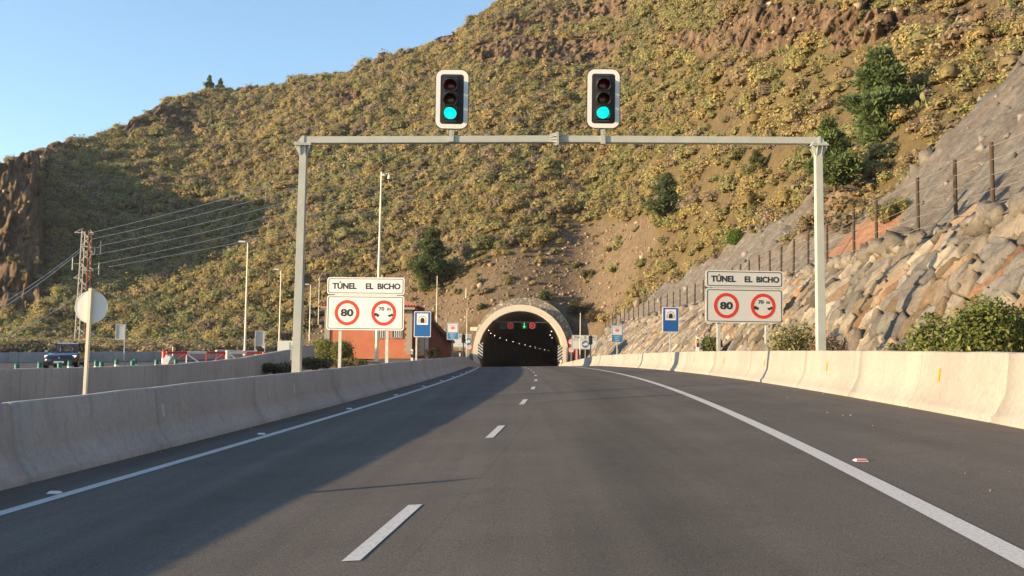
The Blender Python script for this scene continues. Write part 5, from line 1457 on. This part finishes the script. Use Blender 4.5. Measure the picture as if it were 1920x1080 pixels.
# ---------------------------------------------------------------- verge delineators
def delineator(label, p, h=1.05, dark=True, sc=1.0):
    t = thing('delineator_post', label, 'delineator', p); b = MB()
    b.add([(-.06, -.03, 0), (.06, -.03, 0), (.06, .05, 0), (-.06, .05, 0), (-.06, -.03, h), (.06, -.03, h - .09), (.06, .05, h - .09), (-.06, .05, h)], [(0, 1, 5, 4), (1, 2, 6, 5), (2, 3, 7, 6), (3, 0, 4, 7), (4, 5, 6, 7), (0, 3, 2, 1)])
    bo = b.build('body', M['white'], t); t.scale = (sc, sc, sc)
    b = MB(); b.box((0, -.034, h * .62), (.122, .006, .34)); b.build('dark_band', M['black'] if dark else M['fence_post'], bo)
    b = MB(); b.box((0, -.039, h * .70), (.07, .005, .12)); b.build('reflector', M['stud_white'] if dark else M['amber'], bo)
p = at(772, 684, 56); delineator('white marker post with a black band beside the blue sign on the left verge', p, (684 - 653) / F_PX * 56, True, 1.0)
p = at(1308, 664, 52); delineator('white marker post with a brown band at the foot of the boulder wall', p, .75, False, 1.25)
p = at(1157.5, 664, 92); delineator('small far marker post beneath the right radio sign', p, .85, False, 1.3)
p = at(862, 668, 100); delineator('small white marker post near the dark signal on the left', p, .75, True, 1.2)

delineator('white marker post behind the left barrier just outside the frame', RP(7.55, -5.62, -.05), 1.42, True, 1.0)

# ================================================================ left side
# median wall: X about -11.2, its top rises towards the far end and curves away
def free_wall(name, label, pts, tops, mt, thick=.28, bot=-1.0, cat='wall', prof=None):
    """upright wall through plan points with given top heights"""
    P = [Vector((x, y, 0)) for x, y in pts]; V = []
    for i, p in enumerate(P):
        d = (P[min(i + 1, len(P) - 1)] - P[max(i - 1, 0)]).normalized(); n = Vector((-d.y, d.x, 0))
        z = tops[i]
        for (o, zz) in ((-thick / 2, bot), (-thick / 2, z - .02), (-thick / 2 + .02, z), (thick / 2 - .02, z), (thick / 2, z - .02), (thick / 2, bot)):
            V.append((p.x + n.x * o, p.y + n.y * o, zz))
    n = 6; q = [(i * n + k, i * n + k + 1, (i + 1) * n + k + 1, (i + 1) * n + k) for i in range(len(P) - 1) for k in range(n - 1)]
    o = np_mesh(name, np.array(V), np.array(q), mt); return tag(o, label, cat)
def px_wall(name, label, spec, mt, **k):
    pts, tops = [], []
    for px, py, d in spec: p = at(px, py, d); pts.append((p.x, p.y)); tops.append(p.z)
    # densify
    t = np.linspace(0, 1, len(pts)); tt = np.linspace(0, 1, 60)
    pts2 = list(zip(np.interp(tt, t, [p[0] for p in pts]), np.interp(tt, t, [p[1] for p in pts])))
    tops2 = list(np.interp(tt, t, tops) + fbm(tt * 40, tt * 0, seed=7) * .03)
    return free_wall(name, label, pts2, tops2, mt, **k)
px_wall('median_wall', 'grey concrete wall along the median behind the left barrier, rising at its far end',
        [(-420, 706, 15), (-200, 699, 18), (0, 692, 22), (160, 689, 26.5), (330, 683, 33), (400, 677, 37), (460, 670, 41.5), (505, 662, 45), (540, 656, 48)], M['wall_grey'])
px_wall('roadside_wall', 'low grey concrete wall on the far side of the opposite carriageway',
        [(-300, 662, 64), (-100, 661, 66), (0, 661, 68), (150, 660, 72), (308, 659, 77), (420, 660, 88), (500, 661, 97)], M['wall_grey'])
p = at(560, 657, 60); q = at(578, 657, 66)
free_wall('side_wall', 'short pale concrete wall stub between the median wall and the house', [(p.x - .3, p.y), (p.x + .4, p.y + 2), (q.x, q.y)], [p.z + .3] * 3, M['wall_grey'], thick=.3)
p = at(545, 650, 78); b = MB(); b.box((0, 0, .6), (1.9, .7, 1.5)); o = b.build('control_cabinet', M['whitegrey'], bevel=.03); o.location = (p.x, p.y, float(p.z) - .9); tag(o, 'pale roadside control cabinet behind the gantry post', 'cabinet')
h_ = MB(); h_.box((0, -.36, .7), (.012, .02, 1.1)); h_.box((.2, -.36, .7), (.04, .03, .14)); h_.build('door_seam', M['housing'], o)

# round sign seen from behind
p0 = at(161, 716, 19); pt = at(172, 541, 19)
t = thing('round_sign', 'round road sign seen from behind on a pale channel post', 'sign', (p0.x, 19, p0.z - .5))
tp = pt - Vector(t.location); c = at(171, 576, 19) - Vector(t.location)
b = MB(); b.prism(circ(.305, c.x, c.z, 44), .0, .02); b.frame(circ(.312, c.x, c.z, 44), circ(.295, c.x, c.z, 44), -.004, .024); b.build('disc', M['whitegrey'], t)
b = MB(); lean = tp.x; w = .05
def skew(b, x0, x1, y0, y1, z0, z1, s): b.add([(x0, y0, z0), (x1, y0, z0), (x1, y1, z0), (x0, y1, z0), (x0 + s, y0, z1), (x1 + s, y0, z1), (x1 + s, y1, z1), (x0 + s, y1, z1)], [(0, 3, 2, 1), (4, 5, 6, 7), (0, 1, 5, 4), (1, 2, 6, 5), (2, 3, 7, 6), (3, 0, 4, 7)])
skew(b, -w * .5, w * .62, -.085, -.005, 0, tp.z, lean); b.build('post', M['cream_pole'], t)

# small rectangular signs seen from behind
def back_sign(label, px0, px1, py0, py1, d, post_px, bot):
    c = at((px0 + px1) / 2, (py0 + py1) / 2, d); W = (px1 - px0) / F_PX * d; H = (py1 - py0) / F_PX * d; L = (bot - py1) / F_PX * d
    t = thing('road_sign', label, 'sign', (c.x, c.y, c.z - H / 2 - L), math.radians(8))
    b = MB(); b.prism(rrect(W, H, .04, 0, L + H / 2), .0, .03); pn = b.build('panel', M['sign_back'], t)
    b = MB(); b.frame(rrect(W, H, .04, 0, L + H / 2), rrect(W - .12, H - .12, .03, 0, L + H / 2), -.03, 0); b.build('rim', M['galv'], pn)
    x = (post_px - (px0 + px1) / 2) / F_PX * d; b = MB(); b.box((x, -.05, (L + H) / 2 - .3), (.09, .07, L + H + .5)); b.build('post', M['galv'], t)
back_sign('grey back of a rectangular sign on the far verge, above the median wall', 217, 236, 608, 637, 74, 234, 662)
back_sign('grey back of a rectangular sign between two lamp posts', 478, 496, 620, 648, 90, 479, 664)
p = at(495.5, 648, 91); t = thing('round_sign', 'small round sign seen from behind beside the grey rectangular sign', 'sign', (p.x, p.y, p.z - .9))
b = MB(); b.prism(circ(.25, 0, .9, 24), 0, .02); b.build('disc', M['sign_back'], t); b = MB(); b.box((.06, -.03, .35), (.05, .05, 1.4)); b.build('post', M['galv'], t)

# lamp posts
def lamp_post(label, px, py0, py1, d, arm=-.75):
    p = at(px, py1, d); h = (py1 - py0) / F_PX * d
    t = thing('street_lamp', label, 'street lamp', (p.x, p.y, p.z), 0, 'lamp posts along the opposite carriageway')
    b = MB(); b.tube((0, 0, -.4), (0, 0, h * .25), .105, .095, 10); b.tube((0, 0, h * .25), (.0, 0, h - .04), .092, .055, 10); po_ = b.build('pole', M['cream_pole'], t)
    b = MB(); b.path([(0, 0, h - .1), (arm * .10, 0, h), (arm * .5, 0, h + .02)], .035, 6); b.build('arm', M['cream_pole'], po_)
    b = MB(); b.add([(arm * 1.1, -.15, h + .0), (arm * .25, -.15, h + .0), (arm * .25, .15, h), (arm * 1.1, .15, h), (arm * 1.02, -.10, h + .14), (arm * .35, -.10, h + .12), (arm * .35, .10, h + .12), (arm * 1.02, .10, h + .14)],
                    [(0, 3, 2, 1), (4, 5, 6, 7), (0, 1, 5, 4), (1, 2, 6, 5), (2, 3, 7, 6), (3, 0, 4, 7)])
    hd = b.build('lamp_head', M['whitegrey'], t); g = MB(); g.box((arm * .7, 0, h - .012), (abs(arm) * .6, .22, .02)); g.build('lens', M['stud_white'], hd)
lamp_post('tallest lamp post on the left, right of the pylon', 459, 454, 664, 88)
lamp_post('middle-height lamp post just left of the left gantry post', 523, 506, 664, 116)
lamp_post('shortest lamp post, between the gantry post and the house', 579.5, 534, 664, 142)
# camera mast
pb, pt = at(706, 666, 70), at(715.5, 322, 70)
t = thing('camera_mast', 'tall cream mast with a hooked traffic camera, rising behind the left tunnel sign', 'camera mast', (pb.x, 70, pb.z)); L = pt - pb
b = MB(); b.tube((0, 0, -.4), (L.x, 0, L.z), .13, .055, 10); b.build('pole', M['cream_pole'], t)
b = MB(); b.path([(L.x, 0, L.z - .22), (L.x + .25, 0, L.z - .20), (L.x + .36, 0, L.z - .12), (L.x + .50, 0, L.z - .14), (L.x + .56, 0, L.z - .28)], .035, 6); b.box((L.x + .12, 0, L.z - .22), (.2, .14, .16)); b.build('arm', M['whitegrey'], t)
b = MB(); b.tube((L.x + .56, 0, L.z - .26), (L.x + .54, 0, L.z - .50), .10, .12, 12); b.build('camera', M['whitegrey'], t, smooth=False)

# lattice pylon
pb, pt = at(152, 655, 100), at(163, 433, 100); Lp = pt - pb
Y = thing('lattice_pylon', 'slim lattice steel pylon with small antennas, partly rusty red, behind the round sign', 'pylon', (pb.x, 100, pb.z))
def corner(q, sx, sy): w = .52 * (1 - q) + .36 * q; return Vector((Lp.x * q + sx * w * .95, sy * w, Lp.z * q))
b = MB(); br = MB(); N = 15
for sx in (-1, 1):
    for sy in (-1, 1):
        (b if sx < 0 else br).tube(corner(-.05, sx, sy), corner(1, sx, sy), .062, .055, 4)
for k in range(N):
    a, c = k / N, (k + 1) / N
    for f in range(4):
        s = [(-1, -1), (1, -1), (1, 1), (-1, 1)]; p, q = s[f], s[(f + 1) % 4]
        tgt = br if f in (1,) and k < 11 else b
        if k % 2: tgt.tube(corner(a, *p), corner(c, *q), .034, None, 4)
        else: tgt.tube(corner(a, *q), corner(c, *p), .034, None, 4)
        if k % 3 == 0: b.tube(corner(c, *p), corner(c, *q), .034, None, 4)
b.build('lattice', M['pylon'], Y); br.build('rusty_lattice', M['rust'], Y)
b = MB()
for q, s_, L_ in ((.985, -1, .9), (.97, 1, .4), (.80, 1, .5), (.66, 1, .5), (.60, -1, .7), (.50, 1, .7), (.12, 1, .9)):
    e = corner(q, s_, 0); b.tube(e, e + Vector((s_ * L_, 0, 0)), .04, .03, 5); b.tube(e + Vector((0, 0, .45)), e + Vector((s_ * L_, 0, 0)), .03, None, 5)
b.build('cross_arms', M['pylon'], Y)
for q, s_, o_, l_ in ((.86, 1, 1.1, 1.35), (.68, 1, 1.0, 1.3), (.72, -1, .9, 1.3), (.42, 1, .95, 1.2), (.83, 1, .5, .7)):
    e = corner(q, s_, 0) + Vector((s_ * o_, 0, 0)); b = MB(); b.tube(e - Vector((0, 0, l_ / 2)), e + Vector((0, 0, l_ / 2)), .055, None, 6); b.tube(e, corner(q, s_, 0), .025, None, 4); b.build('antenna', M['pylon'], Y)
# power lines
def cable(label, group, a, c, sag, r):
    pts = []
    for k in range(41): t = k / 40; q = a.lerp(c, t); pts.append(q - Vector((0, 0, sag * 4 * t * (1 - t))))
    b = MB(); b.path(pts, r, 5); o = b.build('power_line', M['cable']); tag(o, label, 'power line', group)
A_ = [(172, 436), (173, 448), (186, 461), (180, 477.5), (176, 496), (205, 500)]
C_ = [(1300, -95), (1330, -70), (1365, -50), (1400, -30), (1440, -25), (1470, 10)]
for k, (a, c) in enumerate(zip(A_, C_)):
    cable('power line climbing from the pylon across the hillside to the upper right', 'power lines from the pylon to the upper right', at(*a, 100), at(*c, 250), 9.5, .027)
for k, (a, c) in enumerate((((160, 459), (-260, 700)), ((158, 465), (-260, 715)), ((155, 548), (-260, 735)))):
    cable('power line dropping from the pylon out of the frame on the left', 'power lines from the pylon to the lower left', at(*a, 100), at(*c, 70), 1.0, .024)

# green flexible bollards along the opposite carriageway
def bollard(p):
    t = thing('bollard', 'short green bollard with white bands beyond the median wall', 'bollard', p, 0, 'green bollards along the opposite carriageway')
    b = MB(); b.tube((0, 0, 0), (0, 0, .04), .15, .14, 14); b.tube((0, 0, .04), (0, 0, .70), .105, .10, 14); b.tube((0, 0, .70), (0, 0, .75), .115, .08, 14); b.build('body', M['green_plastic'], t)
    for z in (.22, .40): b = MB(); b.tube((0, 0, z), (0, 0, z + .09), .108, .107, 14); b.build('white_band', M['white'], t)
    return t
bp = [(32, 681.5, 44), (75, 679, 46), (112, 679.5, 44), (131, 676.5, 48), (181, 676, 47), (191, 678, 45), (219, 674, 50), (249, 675.5, 48), (254, 673, 52), (294, 674, 50), (330, 673, 52)]
P0 = at(*bp[0]) - Vector((0, 0, .75)); b0 = bollard(P0)
for q in bp[1:]: dup(b0, at(*q) - Vector((0, 0, .75)))

# red and white gates across the median gap
def gate(label, px0, px1, py_top, d0, d1, cols, swap):
    a, c = at(px0, py_top, d0), at(px1, py_top, d1); H = .92
    t = thing('crossing_gate', label, 'gate', (a.x, a.y, a.z - H)); v = c - a; v.z = c.z - a.z; n = len(cols)
    for k, col in enumerate(cols):
        p = v * (k / n) + Vector((0, 0, H)); q = v * ((k + 1) / n) + Vector((0, 0, H)); b = MB(); dn = Vector((0, 0, -H * .92))
        b.tube(p, q, .085, None, 4); b.tube(p, p + dn, .045, None, 4); b.tube(p + dn, q + dn, .05, None, 4)
        b.tube((q if (k % 2 == swap) else p) + Vector((0, 0, -.05)), (p if (k % 2 == swap) else q) + dn, .042, None, 4)
        if k == n - 1: b.tube(q, q + dn, .045, None, 4)
        b.build('gate_section', M['red'] if col == 'r' else M['white'], t)
    return t
g = gate('red and white barred gate, longer leaf on the left', 312, 422, 661, 57, 60, 'rwr', 0)
gate('red and white barred gate, shorter leaf on the right', 430, 491, 661.5, 61, 63, 'wr', 1)
for (px, py, d, col, lb) in ((308, 659, 57.2, 'red', 'red and white hinge post at the left end of the gates'), (427, 657, 60.6, 'whitegrey', 'thick pale post between the two gates'), (495, 660, 63.4, 'red', 'red and white hinge post at the right end of the gates')):
    p = at(px, py, d); t = thing('gate_post', lb, 'gate post', (p.x, p.y, p.z - 1.0)); b = MB(); b.tube((0, 0, -.1), (0, 0, 1.0), .13, None, 10); b.build('post', M[col], t)
    if col == 'red': b = MB(); b.tube((0, 0, .35), (0, 0, .62), .136, None, 10); b.build('white_band', M['white'], t)
p = at(315, 676, 55); b = MB(); b.box((0, 0, .3), (.35, .5, .6), 0, Matrix.Rotation(.4, 3, 'Y')); o = b.build('prop_block', M['whitegrey'], bevel=.03); o.location = (p.x, p.y, p.z - .3); tag(o, 'pale slanted block propping the left gate', 'block')
p = at(324.5, 652, 70); mast('short white peg behind the left gate', p - Vector((0, 0, .9)), .95, r=.06)
# grey guard rail behind the gates
a, c = at(405, 657, 84), at(480, 659, 90); t = thing('guard_rail', 'short grey guard rail behind the gates', 'guard rail', a - Vector((0, 0, .75)))
v = c - a; b = MB(); b.path([Vector((0, 0, .7)), v * .5 + Vector((0, 0, .7)), v + Vector((0, 0, .7))], .13, 4); b.build('rail', M['galv'], t)
for k in range(4): q = v * (k / 3); b = MB(); b.box((q.x, q.y + .1, .3), (.12, .1, 1.0)); b.build('post', M['galv'], t)

# ---------------------------------------------------------------- car coming the other way
CD = 57.0
cp = at(124, 690, CD); gz = float(opp_z(CD)) + .0
CAR = thing('parked_car', 'dark hatchback with lit headlights facing us on the opposite carriageway', 'car', (cp.x, CD, gz), math.radians(13))
CAR.name = 'car'
def loft(secs, mi=0):
    """secs: (y, [(halfwidth, z)...]) closed symmetric sections"""
    vs, n = [], None
    for y, pr in secs:
        ring_ = [(x, y, z) for x, z in pr] + [(-x, y, z) for x, z in pr[::-1]]
        n = len(ring_); vs += ring_
    fs = [(i * n + k, i * n + (k + 1) % n, (i + 1) * n + (k + 1) % n, (i + 1) * n + k) for i in range(len(secs) - 1) for k in range(n)]
    fs += [tuple(range(n))[::-1], tuple(range((len(secs) - 1) * n, len(secs) * n))]
    return MB().add(vs, fs)
body = loft([(-1.98, [(.50, .30), (.60, .42), (.58, .58), (.50, .66)]), (-1.86, [(.72, .22), (.78, .42), (.74, .64), (.60, .74)]), (-1.55, [(.80, .20), (.86, .45), (.82, .72), (.64, .82)]),
             (-.95, [(.82, .20), (.88, .48), (.86, .78), (.70, .92)]), (-.72, [(.82, .20), (.88, .50), (.87, .84), (.74, .95)]), (.9, [(.82, .20), (.89, .52), (.87, .88), (.76, .97)]),
             (1.75, [(.80, .22), (.86, .52), (.84, .88), (.72, .98)]), (1.98, [(.66, .30), (.74, .5), (.70, .80), (.60, .90)])]).build('body', M['car_paint'], CAR, smooth=True)
loft([(-.78, [(.70, .93), (.66, .95)]), (-.05, [(.66, .93), (.56, 1.40)]), (.35, [(.67, .93), (.56, 1.435)]), (1.25, [(.67, .93), (.53, 1.39)]), (1.85, [(.60, .93), (.50, .98)])]).build('windows', M['car_glass'], CAR, smooth=False)
b = MB(); 
rf = [(-.08, .565, 1.40), (.3, .575, 1.447), (.8, .57, 1.44), (1.3, .54, 1.39)]
b.add([(s * x, y, z) for y, x, z in rf for s in (-1, 1)], [(2 * k, 2 * k + 1, 2 * k + 3, 2 * k + 2) for k in range(3)])
for s in (-1, 1):
    b.path([(s * .735, -.82, .93), (s * .60, -.10, 1.39), (s * .585, .3, 1.43), (s * .555, 1.3, 1.39), (s * .60, 1.88, .95)], .035, 6); b.tube((s * .70, .42, .93), (s * .58, .42, 1.43), .035, None, 6)
b.build('roof', M['car_paint'], CAR)
for sx in (-1, 1):
    for sy in (-1.28, 1.25):
        b = MB(); b.tube((sx * .70, sy, .31), (sx * .885, sy, .31), .31, None, 20); w_ = b.build('wheel', M['tyre'], CAR)
        b = MB(); b.tube((sx * .87, sy, .31), (sx * .892, sy, .31), .20, .18, 12); b.build('rim', M['rim'], w_)
    b = MB(); b.add([(sx * .48, -1.93, .62), (sx * .74, -1.80, .66), (sx * .80, -1.55, .76), (sx * .62, -1.72, .74)], [(0, 1, 2, 3)]); 
    b.add([(sx * .48, -1.96, .60), (sx * .76, -1.83, .64), (sx * .83, -1.56, .76), (sx * .64, -1.74, .765)], [(0, 1, 2, 3)]); b.build('headlight', M['headlight'], CAR)
    b = MB(); b.box((sx * .95, -.62, .98), (.18, .10, .13)); b.build('mirror', M['rim'] if sx < 0 else M['car_paint'], CAR, bevel=.02)
b = MB(); b.box((0, -1.985, .44), (.78, .03, .16)); b.box((0, -1.97, .30), (1.0, .03, .10)); b.build('grille', M['black'], CAR)
b = MB(); b.box((0, -2.01, .40), (.52, .02, .11)); b.build('number_plate', M['plate'], CAR)
b = MB(); b.prism([(-.03, .60), (.03, .60), (.045, .66), (0, .70), (-.045, .66)], -1.99, -1.97); b.build('badge', M['rim'], CAR)
def person(label, lx, seed):
    """seated figure: one skinned body, head with face, hair"""
    R_ = Matrix.Rotation(CAR.rotation_euler[2], 3, 'Z'); p = Vector(CAR.location) + R_ @ Vector((lx, .18, .42))
    me = bpy.data.meshes.new('person')
    J = [(0, 0, 0), (0, .02, .22), (0, .05, .44), (0, .04, .54), (0, .02, .62), (0, .0, .72), (.18, .05, .45), (.24, -.10, .24), (.17, -.34, .30), (-.18, .05, .45), (-.24, -.10, .24), (-.17, -.34, .30), (.12, -.40, .06), (-.12, -.40, .06), (.13, -.55, -.25), (-.13, -.55, -.25)]
    E = [(0, 1), (1, 2), (2, 3), (3, 4), (4, 5), (2, 6), (6, 7), (7, 8), (2, 9), (9, 10), (10, 11), (0, 12), (0, 13), (12, 14), (13, 15)]
    rad = [.15, .15, .15, .06, .085, .07, .07, .05, .035, .07, .05, .035, .075, .075, .05, .05]
    me.from_pydata(J, E, []); o = link('person', me); md = o.modifiers.new('skin', 'SKIN')
    for v, r in zip(me.skin_vertices[0].data, rad): v.radius = (r, r)
    me.skin_vertices[0].data[0].use_root = True
    o.modifiers.new('sub', 'SUBSURF').levels = 1; me.materials.append(M['shirt'])
    o.location = p; o.rotation_euler = CAR.rotation_euler; tag(o, label, 'person')
    b = MB(); n = 12; vs = []; fs = []
    for i, (z, r, yo) in enumerate(((.57, .045, .0), (.60, .07, -.015), (.66, .082, -.01), (.72, .085, 0), (.77, .06, .005), (.79, .01, .01))):
        for k in range(n): a = 2 * math.pi * k / n; vs.append((r * .86 * math.cos(a), yo + r * 1.08 * math.sin(a) - (.012 if (k == 9 and i == 2) else 0), z))
    fs = [(i * n + k, i * n + (k + 1) % n, (i + 1) * n + (k + 1) % n, (i + 1) * n + k) for i in range(5) for k in range(n)]
    b.add(vs, fs); hd = b.build('face', M['skin'], o, smooth=True)
    b = MB(); vs = []
    for i, (z, r) in enumerate(((.66, .098), (.74, .102), (.80, .075), (.82, .01))):
        for k in range(9): a = math.radians(-20 + 220 * k / 8); vs.append((r * .9 * math.cos(a), .01 + r * 1.05 * math.sin(a), z))
    b.add(vs, [(i * 9 + k, i * 9 + k + 1, (i + 1) * 9 + k + 1, (i + 1) * 9 + k) for i in range(3) for k in range(8)]); b.build('hair', M['hair'], o)
person('driver in a grey top behind the wheel of the dark oncoming car', -.33, 1) if False else person('person in a grey top sitting at the left side of the dark car', -.33, 1)
person('person in a grey top sitting at the right side of the dark car', .33, 2)

# grit and pebbles on the hard shoulder
rg = np.random.default_rng(19); VV, QQ, TT, off = [], [], [], 0
for _ in range(80):
    s_ = 4 + 30 * rg.random() ** 1.5; l_ = BR - .05 - abs(rg.normal(0, .9)) if rg.random() < .7 else BL + .05 + abs(rg.normal(0, .12)); r = min(.011, math.exp(rg.normal(-4.85, .3)))
    W = (cube + rg.normal(size=cube.shape) * .2) @ np.linalg.qr(rg.normal(size=(3, 3)))[0] * r
    c = np.array((.55, .52, .46)) * rg.uniform(.35, 1.1); VV.append(W + np.array(RP(s_, min(l_, BR - .03), r * .3))); QQ.append(cq + off); TT.append(np.tile(c, (8, 1))); off += 8
o = np_mesh('grit', np.concatenate(VV), np.concatenate(QQ), M['boulder'], tint=np.concatenate(TT)); tag(o, 'pale grit and pebbles lying on the hard shoulder', 'grit', kind='stuff')

# ---------------------------------------------------------------- air
hm = bpy.data.materials.new('air'); hm.use_nodes = True; ht = hm.node_tree; ht.nodes.clear()
hv = ht.nodes.new('ShaderNodeVolumePrincipled'); hv.inputs['Color'].default_value = (.9, .93, 1, 1); hv.inputs['Density'].default_value = .00011; hv.inputs['Anisotropy'].default_value = .2
ho = ht.nodes.new('ShaderNodeOutputMaterial'); ht.links.new(hv.outputs[0], ho.inputs['Volume'])
b = MB(); b.box((0, 0, 0), (1500, 1500, 330)); o = b.build('haze', hm); o.location = (0, 150, 140); tag(o, None, None, None, 'stuff')
